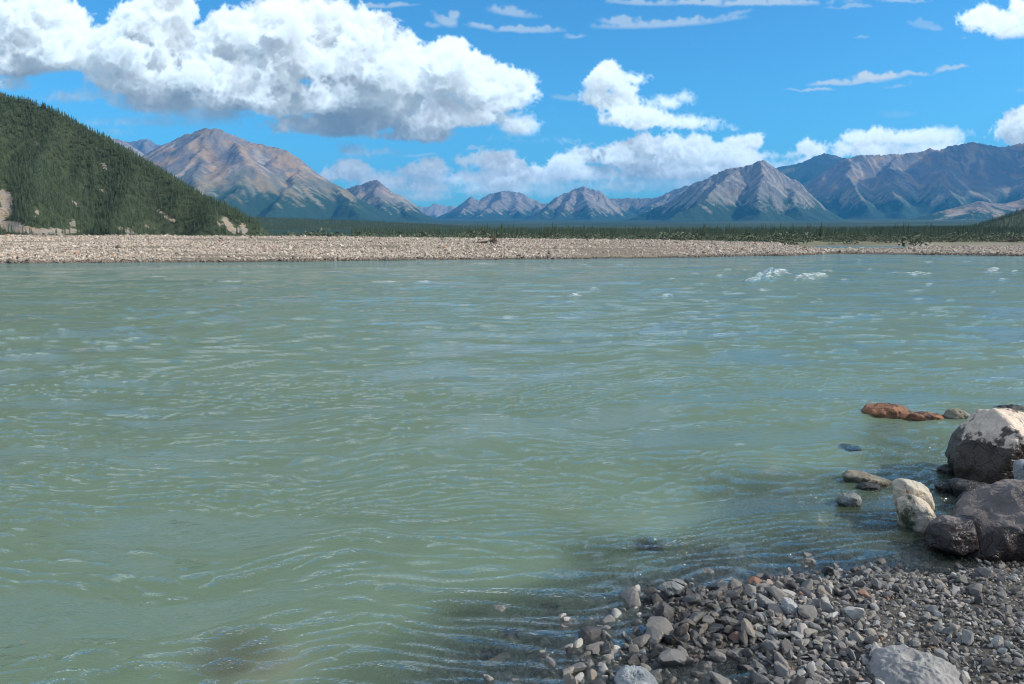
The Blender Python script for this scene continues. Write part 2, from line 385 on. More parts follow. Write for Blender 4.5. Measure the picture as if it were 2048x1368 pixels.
def far_z(x, y):
    ys = np.maximum(y, 1.0); s = np.clip(x / ys, -3, 3)
    px, yw, yb, zc = far_params(s)
    wob = 2.6 * fbm(x / 9, y / 30, 3, 31) * np.clip(y / 60, 0, 1)
    d = y - yw + wob
    up = np.clip(d / 1.6, -1, 1) * .16 + np.clip(d, -12, 0) * .09
    t = np.clip((d - 1.0) / np.maximum(yb - yw - 1.0, .5), 0, 1)
    zbar = up + np.maximum(zc - .16, .02) * (t**.9) * (d > 0)
    zbar = zbar + (.10 * fbm(x / 7, y / 7, 3, 33) + .10 * fbm(x / 22, y / 9, 2, 36)) * sstep(0, 4, d)
    zb = far_plain = plain_z(x, y) + .15 * fbm(x / 15, y / 15, 3, 34)
    back = sstep(0, 1, (y - yb) / 30.0)
    z = zbar * (1 - back) + zb * back
    # side channel behind the tip of the bar and behind the right hand bar
    ch = sstep(1545, 1600, px) * (1 - sstep(1790, 1840, px)) + sstep(1835, 1870, px)
    cy0 = np.where(px < 1800, 118 + 0 * y, 141.); cy1 = np.where(px < 1800, 158., 158.)
    m = ch * sstep(cy0 - 6, cy0 + 4, y) * (1 - sstep(cy1 - 3, cy1 + 5, y))
    z = z * (1 - m) + (-.25) * m
    return z
def ground_z(x, y):
    n = near_z(x, y); f = far_z(x, y)
    t = sstep(13, 22, np.hypot(x, y) * (y > 0) + 0 * x)
    z = n * (1 - t) + np.maximum(f, -1.4) * t
    return np.maximum(z, -1.5)

# ------------------------------------------------------------------ haze
HAZE_DENS = 4.0e-5; HAZE_COL = (.05, .42, .95)

# ------------------------------------------------------------------ terrain material: albedo from an attribute, broken up by noise
def terrain_mat(name, s1, s2, amt, bump=.0, bdist=1.0, rough=.95, s3=None):
    m, t, out = new_mat(name)
    geo = t.add('ShaderNodeNewGeometry').outputs['Position']
    col = t.add('ShaderNodeAttribute', attribute_name='albedo').outputs['Color']
    n1 = t.noise(geo, s1, 5, .6); n2 = t.noise(geo, s2, 4, .65)
    f = t.math('ADD', t.math('MULTIPLY', t.math('SUBTRACT', n1, .5), amt * 2), t.math('MULTIPLY', t.math('SUBTRACT', n2, .5), amt * 2.2))
    f = t.math('ADD', f, 1.0)
    g = t.add('ShaderNodeCombineXYZ', inp={0: f, 1: f, 2: f}).outputs[0]
    c = t.mix(1.0, col, g, 'MULTIPLY')
    bs = t.add('ShaderNodeBsdfPrincipled', inp={'Base Color': c, 'Roughness': rough, 'Specular IOR Level': .15})
    if bump:
        t.l.new(t.bump(t.math('ADD', n1, n2), bump, bdist), bs.inputs['Normal'])
    t.l.new(bs.outputs[0], out.inputs[0]); return m
M_mount = terrain_mat('mountain_rock', .0026, .014, .22, .45, 40)
M_ground = terrain_mat('open_ground', .25, 1.6, .35, .5, .15)
def hill_mat():
    m, t, out = new_mat('hill_soil')
    geo = t.add('ShaderNodeNewGeometry').outputs['Position']
    ba = t.add('ShaderNodeAttribute', attribute_name='bare').outputs['Fac']
    n1 = t.noise(geo, .10, 5, .65); n2 = t.noise(geo, .55, 5, .7); n3 = t.noise(geo, .03, 3, .6)
    f = t.math('ADD', ba, t.math('MULTIPLY', t.math('SUBTRACT', t.math('ADD', n1, n2), 1.0), 1.5))
    f = t.ramp(f, .50, .75)
    moss = t.mix(t.ramp(n2, .35, .65), (.040, .054, .028), (.075, .098, .050)); moss = t.mix(t.ramp(n3, .4, .65), moss, (.055, .070, .038))
    soil = t.mix(t.ramp(n1, .42, .58), (.36, .275, .195), (.31, .275, .235)); soil = t.mix(t.ramp(n2, .56, .66), soil, (.12, .10, .075))
    bs = t.add('ShaderNodeBsdfPrincipled', inp={'Base Color': t.mix(f, moss, soil), 'Roughness': .95, 'Specular IOR Level': .15})
    t.l.new(t.bump(t.math('ADD', n1, n2), .8, 2.0), bs.inputs['Normal']); t.l.new(bs.outputs[0], out.inputs[0]); return m
M_hill = hill_mat()

# ------------------------------------------------------------------ ground: one sheet from the river bed to the feet of the mountains
def build_ground():
    r = np.concatenate([[.02], .5 * (17500 / .5) ** (np.arange(360) / 359.0)])
    # closer rings where the far bar lies
    r = np.unique(np.concatenate([r, np.arange(56, 160, .9)]))
    a = np.concatenate([np.linspace(-180, -50, 40)[:-1], np.linspace(-50, 50, 340), np.linspace(50, 180, 40)[1:]])
    A, RR = np.meshgrid(np.radians(a), r)
    X = RR * np.sin(A); Y = RR * np.cos(A)
    Z = ground_z(X, Y)
    land = 1.0 + .02 * RR + .1 * fbm(X / 4, Y / 4, 3, 8)
    b = sstep(1.0, 12.0, -Y) ; Z = Z * (1 - b) + land * b
    # step aside for the finer sheet of the near bank
    ins = sstep(-4.6, -4.0, X) * (1 - sstep(9.0, 9.6, X)) * sstep(.4, 1.0, Y) * (1 - sstep(11.0, 11.6, Y))
    Z = Z - .08 * ins
    px = 1024 + X / np.maximum(Y, .1) * F_PX
    # base colours
    gravel = np.array([.36, .315, .265]); bed = np.array([.16, .15, .12]); wood = np.array([.022, .045, .026]); sand = np.array([.25, .205, .14]); scrub = np.array([.085, .105, .05])
    _, yw, yb, zc = far_params(np.clip(X / np.maximum(Y, 1), -3, 3))
    c = np.zeros(X.shape + (3,)) + gravel
    sc1 = sstep(8, 45, Y - yb) * (Y > 20)
    c = c * (1 - sc1[..., None]) + (sand * .5 + scrub * .5) * sc1[..., None]
    n = fbm(X / 30, Y / 30, 3, 41)
    k = np.clip(sstep(60, 160, Y - yb) * (Y > 20) + 0, 0, 1)
    c = c * (1 - k[..., None]) + scrub * k[..., None]
    k = sstep(450, 900, RR) * (1 - .45 * sstep(.15, .4, fbm(X / 700, Y / 500, 4, 43)))
    c = c * (1 - k[..., None]) + wood * k[..., None]
    far = sstep(2500, 5000, RR) * sstep(.12, .35, fbm(X / 1500, Y / 500, 4, 44) + .0) * .6
    c = c * (1 - far[..., None]) + np.array([.11, .13, .075]) * far[..., None]
    wet = (Z < .02) * (RR < 900)
    c = np.where(wet[..., None], bed, c)
    V = np.stack([X, Y, Z], -1).reshape(-1, 3)
    me = np_mesh('ground', V, grid_faces(len(r), len(a)), M_ground, True, {'albedo': c.reshape(-1, 3)})
    return tag(link('ground', me), kind='structure')
build_ground()

# ------------------------------------------------------------------ mountains: ridges and spurs read off the photograph, each at its distance
def ridge_field(X, Y, lines, k=10.0):
    H = np.full(X.shape, -1e4); Ucoord = np.zeros(X.shape); Dd = np.zeros(X.shape)
    u0 = 0.0
    for line in lines:
        pts, slope = line[0], line[1]; endk = line[2] if len(line) > 2 else 1.0
        for i in range(len(pts) - 1):
            x0, y0, z0 = pts[i]; x1, y1, z1 = pts[i + 1]
            L = math.hypot(x1 - x0, y1 - y0)
            tx, ty = (x1 - x0) / L, (y1 - y0) / L
            s = (X - x0) * tx + (Y - y0) * ty; o = (X - x0) * ty - (Y - y0) * tx
            sc_ = np.clip(s, 0, L); ex = s - sc_
            if endk != 1.0 and i == len(pts) - 2: ex = np.where(s > L, ex * endk, ex)
            d = np.hypot(ex, o)
            z = z0 + (z1 - z0) * sc_ / L - slope * d
            u = u0 + sc_ + np.sign(ex) * np.arctan2(np.abs(ex), np.abs(o) + 1e-6) * 260 + np.where(o > 0, 977.0, 0)
            up = z > H
            h = np.clip(.5 + .5 * (z - H) / k, 0, 1)
            H = H * (1 - h) + z * h + k * h * (1 - h)
            Ucoord = np.where(up, u, Ucoord); Dd = np.where(up, d, Dd)
            u0 += L
    return H, Ucoord, Dd

ROCK = dict(grey=(.19, .168, .16), lilac=(.128, .124, .138), tan=(.34, .225, .125), pale=(.33, .29, .24), dark=(.075, .072, .07),
            wood=(.022, .05, .030), alp=(.095, .125, .065))
def mountain(name, label, crest, spurs, step, slope=.66, kskirt=45.0, gully=1.0, seed=0, depth_back=1500, depth_front=2600, tree=230.0, tan=.3, pale=.3, alp=.5,
             front_slope=None, warp=120.0, sx=0):
    cw = [P(*p) for p in crest]
    lines = [(cw, slope)] + [([P(*p) for p in s], (front_slope or slope)) for s in spurs]
    xs = [p[0] for p in cw]; ysv = [p[1] for p in cw]
    x0, x1 = min(xs) - 500 - sx, max(xs) + 500 + sx; y0, y1 = min(ysv) - depth_front, max(ysv) + depth_back
    step *= 1.2; nx = int((x1 - x0) / step); ny = int((y1 - y0) / (step * 1.9))
    X, Y = np.meshgrid(np.linspace(x0, x1, nx), np.linspace(y0, y1, ny))
    wx = fbm(X / 420, Y / 420, 4, seed + 1) * warp; wy = fbm(X / 420, Y / 420, 4, seed + 2) * warp
    H, U, D = ridge_field(X + wx, Y + wy, lines)
    base = plain_z(X, Y)
    side = np.clip(D / 160, 0, 1)
    U = U + 30 * fbm(X / 150, Y / 150, 3, seed + 3)
    g1 = 1 - np.abs(pn(U / 210, D / 2600 + .5, seed + 4)) * 2
    g2 = 1 - np.abs(pn(U / 78, D / 1100 + .5, seed + 5)) * 2
    g3 = pn(U / 30, D / 500 + .5, seed + 6)
    gm = np.clip(.75 + 1.6 * fbm(X / 700, Y / 700, 3, seed + 9), .15, 1.7)
    H = H - gully * gm * side * (12 * g1 + 5 * g2 * (.5 + .5 * side) + 5 * g3)
    crag = np.exp(-D / 130.0)
    H = H + gully * (17 * crag * (1 - np.abs(fbm(X / 60, Y / 60, 4, seed + 7)) * 4) * .6 + 13 * fbm(X / 130, Y / 130, 6, seed + 8, .56))
    rel = H - base
    sk = kskirt * np.logaddexp(0, rel / kskirt)
    Hf = base + sk - 16 - 10 * (rel < -250)
    edge = np.minimum(np.minimum(X - x0, x1 - X) / 300, np.minimum(Y - y0, y1 - Y) / 300)
    Hf = Hf - 60 * (1 - sstep(0, 1, edge))
    # albedo: rock kinds, scree streaks running down from the ridges, meadow, forest at the foot
    A = np.array
    n1 = fbm(X / 600, Y / 600, 4, seed + 11); n2 = fbm(X / 210, Y / 210, 4, seed + 12)
    st = fbm(U / 55, D / 900, 3, seed + 13); st2 = fbm(U / 16, D / 500, 2, seed + 14)
    c = np.zeros(X.shape + (3,)) + A(ROCK['grey'])
    def lay(m, col):
        nonlocal c
        c = c * (1 - m[..., None]) + A(col) * m[..., None]
    lay(sstep(-.15, .25, n1) * .8, ROCK['lilac'])
    lay(sstep(.35 - tan, .75 - tan, n2 + .5 * st) * .75, ROCK['tan'])
    lay(sstep(.35 - pale, .7 - pale, st + .3 * n1) * .7, ROCK['pale'])
    lay(np.clip(np.exp(-D / 60) * sstep(.0, .3, fbm(X / 50, Y / 50, 3, seed + 15)), 0, 1) * .8, ROCK['dark'])
    c = c * (1 + .10 * st2[..., None] + .16 * st[..., None])
    relv = Hf - base
    gy, gx = np.gradient(Hf, (y1 - y0) / ny, (x1 - x0) / nx); steep = np.hypot(gx, gy)
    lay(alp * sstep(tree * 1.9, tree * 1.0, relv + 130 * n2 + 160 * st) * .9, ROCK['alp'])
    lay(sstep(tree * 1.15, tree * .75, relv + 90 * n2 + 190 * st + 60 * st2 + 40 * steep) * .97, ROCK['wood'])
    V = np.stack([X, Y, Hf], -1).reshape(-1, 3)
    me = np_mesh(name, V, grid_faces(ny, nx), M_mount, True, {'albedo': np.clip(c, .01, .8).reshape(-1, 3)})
    o = link(name, me); tag(o, label, kind='structure'); return o

mountain('mountain', 'broad brown and grey mountain behind the forested hill on the left',
  [(150,400,8600),(230,352,8400),(295,313,8200),(330,286,8100),(372,263,8000),(410,252,8000),(440,254,8000),(480,269,8000),(520,287,8000),(565,297,8000),(590,314,8000),(630,340,8000),(665,362,8050),(700,388,8100),(750,414,8100),(800,434,8100)],
  [[(420,254,8000),(402,300,7500),(398,345,7000),(396,385,6600)],
   [(330,287,8100),(305,330,7600),(290,370,7100)],
   [(452,262,8000),(470,285,7750),(478,300,7500)],
   [(565,298,8000),(538,320,7700),(512,346,7350),(470,375,6900),(436,402,6500)],
   [(600,322,7950),(592,358,7400),(566,392,6900),(545,422,6400)],
   [(665,362,8000),(690,396,7400),(722,425,6800)]],
  13, slope=.62, seed=100, tree=270, tan=.50, pale=.22, alp=.5, depth_front=2600)
mountain('mountain', 'small grey pointed peak right of the broad brown mountain',
  [(640,420,9800),(675,372,9800),(690,376,9800),(722,368,9700),(748,357,9600),(768,372,9600),(785,388,9600),(805,402,9600),(830,420,9600),(855,434,9600)],
  [[(748,357,9600),(757,385,9100),(770,412,8600)],[(722,368,9700),(706,392,9200),(700,415,8800)],[(790,392,9600),(812,415,9000),(830,432,8500)]],
  14, slope=.66, seed=200, tree=200, tan=.3, alp=.35, depth_front=2000)
mountain('mountain', 'distant blue jagged peak showing above the forested hill skyline',
  [(120,330,13500),(200,288,13500),(238,281,13500),(266,281,13500),(293,275,13500),(312,287,13500),(330,292,13500),(360,310,13500),(420,360,13500)],
  [[(293,275,13500),(290,300,12900),(280,325,12400)]], 22, slope=.8, seed=300, tree=300, tan=.0, pale=.05, alp=.5, depth_front=1800)
mountain('mountain', 'sharp cone shaped grey mountain with pale scree slopes on the right',
  [(1225,452,9300),(1290,425,9300),(1340,398,9250),(1385,370,9200),(1420,346,9150),(1455,334,9100),(1478,331,9050),(1500,327,9000),(1521,318,9000),(1538,328,9000),(1556,342,9000),(1585,358,9000),(1612,376,9000),(1632,402,9000),(1655,430,9000)],
  [[(1478,331,9050),(1447,360,8650),(1415,388,8250),(1375,418,7850),(1330,442,7500)],
   [(1521,319,9000),(1522,352,8600),(1518,392,8150),(1512,428,7700)],
   [(1560,342,9000),(1585,380,8550),(1600,412,8100)]],
  12, slope=.80, front_slope=.74, seed=400, tree=215, tan=.12, pale=.42, alp=.35, kskirt=36, depth_front=2300)
mountain('mountain', 'long smooth grey ridge sloping up behind the cone shaped mountain',
  [(1120,428,13500),(1190,398,13500),(1250,393,13400),(1300,395,13300),(1345,380,13000),(1400,360,12600),(1450,340,12300),(1520,335,12300),(1600,380,12300)],
  [[(1345,380,13000),(1300,412,12200)],[(1400,360,12600),(1370,395,12000)]], 18, slope=.55, seed=500, tree=200, tan=.3, pale=.3, alp=.3, depth_front=2000)
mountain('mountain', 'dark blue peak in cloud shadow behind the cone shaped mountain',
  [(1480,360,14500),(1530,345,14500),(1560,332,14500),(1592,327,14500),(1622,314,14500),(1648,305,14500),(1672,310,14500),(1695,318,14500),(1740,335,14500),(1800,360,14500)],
  [[(1648,305,14500),(1625,345,13800)],[(1592,327,14500),(1570,360,13900)]], 20, slope=.55, seed=600, tree=700, tan=-.3, pale=-.3, alp=.9, depth_front=1800)  # forest-dark albedo up the whole peak paints in its cloud shade
mountain('mountain', 'long massif with rounded brown spurs and deep gullies at the right edge',
  [(1560,420,11300),(1610,372,11200),(1655,340,11100),(1688,318,11000),(1712,308,11000),(1755,308,11000),(1800,305,11000),(1835,301,11000),(1856,296,11000),(1880,297,11000),(1905,289,11000),(1943,281,11000),(1972,285,11000),(2000,291,11000),(2025,288,11000),(2048,284,11000),(2110,276,11000),(2200,292,11000),(2330,310,11000),(2500,300,11000),(2700,380,11000)],
  [[(1703,311,11000),(1700,345,10400),(1712,378,9900),(1728,410,9400)],
   [(1800,305,11000),(1776,338,10450),(1785,375,9900),(1800,410,9400),(1812,430,9100)],
   [(1905,290,11000),(1885,325,10500),(1880,360,10000),(1905,392,9600)],
   [(2048,285,11000),(2060,325,10400),(2050,365,9900),(2070,395,9500)],
   [(2200,292,11000),(2190,350,10200),(2170,400,9500)]],
  15, slope=.68, front_slope=.72, seed=700, tree=260, tan=.40, pale=.25, alp=.5, kskirt=40, depth_front=3200)
mountain('mountain', 'low brown foothill with hollows below the right hand massif',
  [(1860,432,7600),(1910,412,7600),(1960,400,7600),(2010,405,7600),(2060,392,7600),(2130,385,7600),(2260,400,7600),(2400,430,7600)],
  [[(1960,400,7600),(1945,425,7200)],[(2060,392,7600),(2040,420,7100)]], 12, slope=.3, seed=750, tree=60, tan=.5, pale=.2, alp=.8, kskirt=25, depth_front=1500, depth_back=900, gully=.6)
mountain('mountain', 'grey valley mountain with a rounded top left of the valley centre',
  [(850,444,14000),(885,430,14000),(915,408,14000),(946,392,14000),(962,399,14000),(985,386,14000),(1014,379,14000),(1036,384,14000),(1060,396,14000),(1082,404,14000),(1120,406,14000),(1150,412,14000),(1180,430,14000)],
  [[(946,392,14000),(925,420,13200)],[(1010,380,14000),(990,404,13300),(960,430,12600)],[(1025,382,14000),(1035,412,13300),(1040,434,12700)],[(1070,400,14000),(1085,428,13200)]],
  17, slope=.66, seed=800, tree=160, tan=.15, pale=.38, alp=.2, depth_front=2200)
mountain('mountain', 'grey pyramid shaped valley mountain with a dark left face in the valley centre',
  [(1020,450,12500),(1055,432,12500),(1090,408,12400),(1128,384,12300),(1150,375,12250),(1168,371,12200),(1192,377,12200),(1212,390,12200),(1232,408,12200),(1252,428,12200),(1275,440,12200)],
  [[(1168,371,12200),(1172,395,11700),(1178,418,11200),(1185,436,10800)],[(1128,384,12300),(1100,410,11700),(1070,434,11200)],[(1150,376,12250),(1135,405,11600),(1110,434,11000)]],
  15, slope=.70, seed=900, tree=170, tan=.2, pale=.38, alp=.25, depth_front=2400)
mountain('mountain', 'faint pale snowy peaks at the far end of the valley',
  [(780,430,18500),(820,414,18500),(838,409,18500),(852,413,18500),(872,404,18500),(890,411,18500),(905,409,18500),(930,420,18500),(980,430,18500)],
  [], 34, slope=.6, seed=1000, tree=60, tan=-.2, pale=.8, alp=0, depth_front=1500, kskirt=50)
mountain('mountain', 'pale grey slope low beside the blue peak above the forested hill',
  [(100,230,10300),(180,256,10300),(225,274,10200),(262,293,10100),(300,318,10000),(360,360,10000)],
  [], 18, slope=.6, seed=1100, tree=200, tan=.1, pale=.6, alp=.1, depth_front=1500)
print('mountains', round(time.time() - T0, 1))

# ------------------------------------------------------------------ forested hills
def heights(fn, pts): return fn(pts[:, 0], pts[:, 1])
def hill_sheet(name, label, lines, box, step, seed, bare, k=4.0, rough=1.0, base=None, mat=None):
    x0, x1, y0, y1 = box
    def fz(x, y):
        w = 6 * rough
        H, U, D = ridge_field(x + w * fbm(x / 40, y / 40, 3, seed), y + w * fbm(x / 40, y / 40, 3, seed + 1), lines, k)
        H = H + rough * (3.0 * fbm(x / 45, y / 45, 4, seed + 2) * np.clip(D / 25, 0, 1) - 2.2 * (1 - np.abs(pn(U / 38, D / 400, seed + 3)) * 2) * np.clip(D / 30, 0, 1))
        b = (base or (lambda a, b_: ground_z(a, b_)))(x, y)
        rel = H - b
        return b - .6 + 1.0 * np.logaddexp(0, rel / 1.0) * 1.0
    nx = int((x1 - x0) / step); ny = int((y1 - y0) / step)
    X, Y = np.meshgrid(np.linspace(x0, x1, nx), np.linspace(y0, y1, ny))
    Z = fz(X, Y)
    b = bare(X, Y, Z)
    n = fbm(X / 18, Y / 18, 4, seed + 5)
    soil = np.array([.40, .30, .215]); moss = np.array([.040, .050, .028]); grey = np.array([.36, .33, .30])
    c = moss * (1 + .5 * n[..., None]) * (1 - b[..., None]) + (soil * (1 - sstep(-.1, .25, n)[..., None]) + grey * sstep(-.1, .25, n)[..., None]) * b[..., None]
    me = np_mesh(name, np.stack([X, Y, Z], -1).reshape(-1, 3), grid_faces(ny, nx), mat or M_hill, True, {'bare': b.ravel()})
    o = link(name, me); tag(o, label, kind='structure'); return fz, o
# left hill
LH = [P(-700,-120,720), P(-400,-10,640), P(-150,120,580), P(0,189,545), P(47,198,532), P(110,226,520), P(175,261,504), P(263,314,482), P(380,376,450), P(424,402,438), P(456,420,430), P(478,443,424)]
def photo_xy(X, Y, Z):
    dz = Z - CAM_H
    fw = Y * math.cos(PITCH) - dz * math.sin(PITCH); up = Y * math.sin(PITCH) + dz * math.cos(PITCH)
    fw = np.maximum(fw, .01)
    return 1024 + F_PX * X / fw, 684 - F_PX * up / fw
def spot(px, py, spots):
    b = np.zeros(px.shape)
    for (cx, cy_, L, w, ang, s) in spots:
        ca, sa = math.cos(math.radians(ang)), math.sin(math.radians(ang))
        u = (px - cx) * ca + (py - cy_) * sa; v = -(px - cx) * sa + (py - cy_) * ca
        e = (u / L)**2 + (v / w)**2
        b = np.maximum(b, s * np.clip(1.6 - e, 0, 1))
    return b
LSPOTS = [(325,428,26,4,38,1),(346,441,10,3.5,38,1),(209,332,11,3.5,38,1),(222,341,6,3,30,.9),(262,352,10,2.5,38,.7),(205,385,18,4,38,.8),(150,407,10,4,40,.8),(10,395,20,14,60,1),(8,425,14,22,50,.8),
          (75,425,10,8,30,.8),(145,445,7,12,10,.7),(30,455,60,10,12,1),(120,462,40,6,0,.9),(250,458,30,5,20,.6),(75,284,7,5,20,.8),(459,452,7,22,-38,1),(436,440,5,14,-30,.6),(482,462,14,5,30,1),(487,455,7,10,-30,.9),
          (60,340,12,3,38,.5),(140,300,14,2.5,38,.45),(300,455,16,4,20,.6),(390,452,10,7,60,.5),(180,432,16,3,38,.6)]
def lbare(X, Y, Z):
    px, py = photo_xy(X, Y, Z)
    n = 7 * fbm(X / 12, Y / 12, 3, 77); n2 = 7 * fbm(X / 12, Y / 12, 3, 78)
    return spot(px + n, py + n2, LSPOTS)
hill_z, hill_o = hill_sheet('hill', 'steep spruce covered hill rising behind the gravel bar on the left',
  [(LH, .62, 2.3), ([LH[3], P(-20, 330, 440), P(-40, 440, 350)], .62), ([LH[7], P(255, 400, 425), P(235, 455, 375)], .62), ([LH[5], P(75, 320, 450), P(70, 430, 360)], .62),
   ([LH[9], P(425, 430, 412)], .8)], (-620, -100, 250, 780), 1.6, 500, lbare)
# forested rise in the middle distance and the dark hill at the right edge
FT = [P(300,425,2300), P(400,433,2300), P(500,437.5,2250), P(600,440.5,2200), P(700,444.5,2100), P(800,451,2000), P(880,458,1900), P(940,464,1800), P(1000,468,1700)]
terr_z, terr_o = hill_sheet('forested_rise', 'low dark green forested rise beyond the gravel bar', [(FT, .055)], (-1500, 60, 1150, 2600), 9, 520,
  lambda X, Y, Z: 0.0 * X, k=8, rough=.9, base=plain_z)
RH = [P(2400,330,1150), P(2250,372,1100), P(2120,402,1050), P(2048,423,1000), P(2000,440,960), P(1950,455,920), P(1900,463,880), P(1850,467,840)]
rhill_z, rhill_o = hill_sheet('hill', 'dark wooded hill cut off by the right edge of the frame', [(RH, .38)], (380, 1200, 560, 1400), 6, 540,
  lambda X, Y, Z: 0.0 * X, k=4, rough=1.0, base=plain_z)
print('hills', round(time.time() - T0, 1))

# ------------------------------------------------------------------ stones
def ico(n):
    bm = bmesh.new(); bmesh.ops.create_icosphere(bm, subdivisions=n, radius=1.0)
    V = np.array([v.co[:] for v in bm.verts]); F = np.array([[v.index for v in f.verts] for f in bm.faces]); bm.free()
    return V, F
ICO = {n: ico(n) for n in (1, 2, 3, 5, 6)}
def stone_shape(sd, n=2, flat=.62, ang=.75):
    """a water worn broken stone: a ball cut by planes, edges eased"""
    r = np.random.default_rng(sd); V, F = ICO[n]; V = V.copy()
    k = r.integers(9, 14)
    N = r.standard_normal((k, 3)); N /= np.linalg.norm(N, axis=1)[:, None]
    d = r.uniform(.36, .66, k)
    rad = np.ones(len(V))
    dots = V @ N.T
    with np.errstate(divide='ignore'):
        lim = np.where(dots > .05, d / np.maximum(dots, .05), 9)
    p = 14 + 150 * ang ** 2
    rad = (np.sum(lim ** -p, 1) + 1.0) ** (-1 / p)
    V = V * rad[:, None]
    V *= np.array([1.0, r.uniform(.58, .95), flat * r.uniform(.7, 1.3)])
    V += .03 * np.stack([fbm(V[:, 0] * 2 + sd, V[:, 1] * 2 + V[:, 2], 2, 5 + j) for j in range(3)], 1)
    V -= (V.max(0) + V.min(0)) / 2
    V /= np.abs(V[:, :2]).max()
    return V, F

def stone_mat(name, instancer, dry=1.0, far=False):
    m, t, out = new_mat(name)
    if instancer:
        rnd = t.add('ShaderNodeAttribute', attribute_name='tint', attribute_type='INSTANCER')
        r1 = rnd.outputs['Fac']
        r1 = t.math('FRACT', t.math('MULTIPLY', r1, 1.0))
        wetz = t.add('ShaderNodeAttribute', attribute_name='wet', attribute_type='INSTANCER').outputs['Fac']
    else:
        oi = t.add('ShaderNodeObjectInfo'); sep = t.add('ShaderNodeSeparateColor', inp={0: oi.outputs['Color']}).outputs
        r1 = sep[0]; wetz = sep[1]
    ramp = t.add('ShaderNodeValToRGB'); t.l.new(r1, ramp.inputs[0]); cr = ramp.color_ramp; cr.interpolation = 'LINEAR'
    if far:
        cols = [(.0,(.10,.075,.058)),(.10,(.20,.155,.12)),(.2,(.46,.375,.29)),(.4,(.34,.27,.21)),(.55,(.56,.48,.39)),(.68,(.38,.30,.225)),(.8,(.26,.22,.18)),(.9,(.50,.42,.33)),(.975,(.52,.45,.37)),(1.0,(.42,.17,.07))]
    else:
        cols = [(.0,(.045,.042,.042)),(.14,(.11,.10,.095)),(.28,(.20,.18,.16)),(.42,(.14,.14,.135)),(.54,(.29,.255,.215)),(.66,(.17,.165,.16)),(.78,(.36,.34,.31)),(.88,(.24,.20,.155)),(.955,(.50,.48,.44)),(1.0,(.25,.12,.065))]
    while len(cr.elements) > 1: cr.elements.remove(cr.elements[0])
    cr.elements[0].position = cols[0][0]; cr.elements[0].color = cols[0][1] + (1,)
    for p, c in cols[1:]:
        e = cr.elements.new(p); e.color = c + (1,)
    tc = t.add('ShaderNodeTexCoord').outputs['Object']
    off = t.add('ShaderNodeVectorMath', operation='ADD', inp={0: tc}).outputs[0]
    rv = t.add('ShaderNodeCombineXYZ', inp={0: t.math('MULTIPLY', r1, 37.0), 1: t.math('MULTIPLY', r1, 91.0)}).outputs[0]
    off.node.inputs[1].default_value = (0, 0, 0); t.l.new(rv, off.node.inputs[1])
    n1 = t.noise(off, 2.2, 4, .6); n2 = t.noise(off, 14, 3, .6)
    f = t.math('ADD', t.math('MULTIPLY', n1, .7), t.math('MULTIPLY', n2, .5)); f = t.math('ADD', f, .4)
    c = t.mix(1.0, ramp.outputs[0], t.add('ShaderNodeCombineXYZ', inp={0: f, 1: f, 2: f}).outputs[0], 'MULTIPLY')
    # pale mineral vein on some
    wv = t.add('ShaderNodeTexWave', inp={'Scale': .35, 'Distortion': 3.0, 'Detail': 2.0}); t.l.new(off, wv.inputs[0])
    vein = t.math('MULTIPLY', t.ramp(wv.outputs['Fac'], .992, .999), t.ramp(t.math('FRACT', t.math('MULTIPLY', r1, 7.3)), .6, .75))
    if not far: c = t.mix(t.math('MULTIPLY', vein, .7), c, (.5, .49, .47))
    dark = t.mix(1.0, c, (.42, .40, .38), 'MULTIPLY')
    c = t.mix(wetz, c, dark)
    ro = t.math('MULTIPLY_ADD', wetz, -.15 if far else -.5, .82)
    bs = t.add('ShaderNodeBsdfPrincipled', inp={'Base Color': c, 'Roughness': ro, 'Specular IOR Level': .4})
    if not far: t.l.new(t.bump(n2, .35, .05), bs.inputs['Normal'])
    t.l.new(bs.outputs[0], out.inputs[0]); return m
M_stone = stone_mat('river_stone', False); M_stone_i = stone_mat('river_stone_scattered', True); M_cobble = stone_mat('bar_cobble', True, far=True)

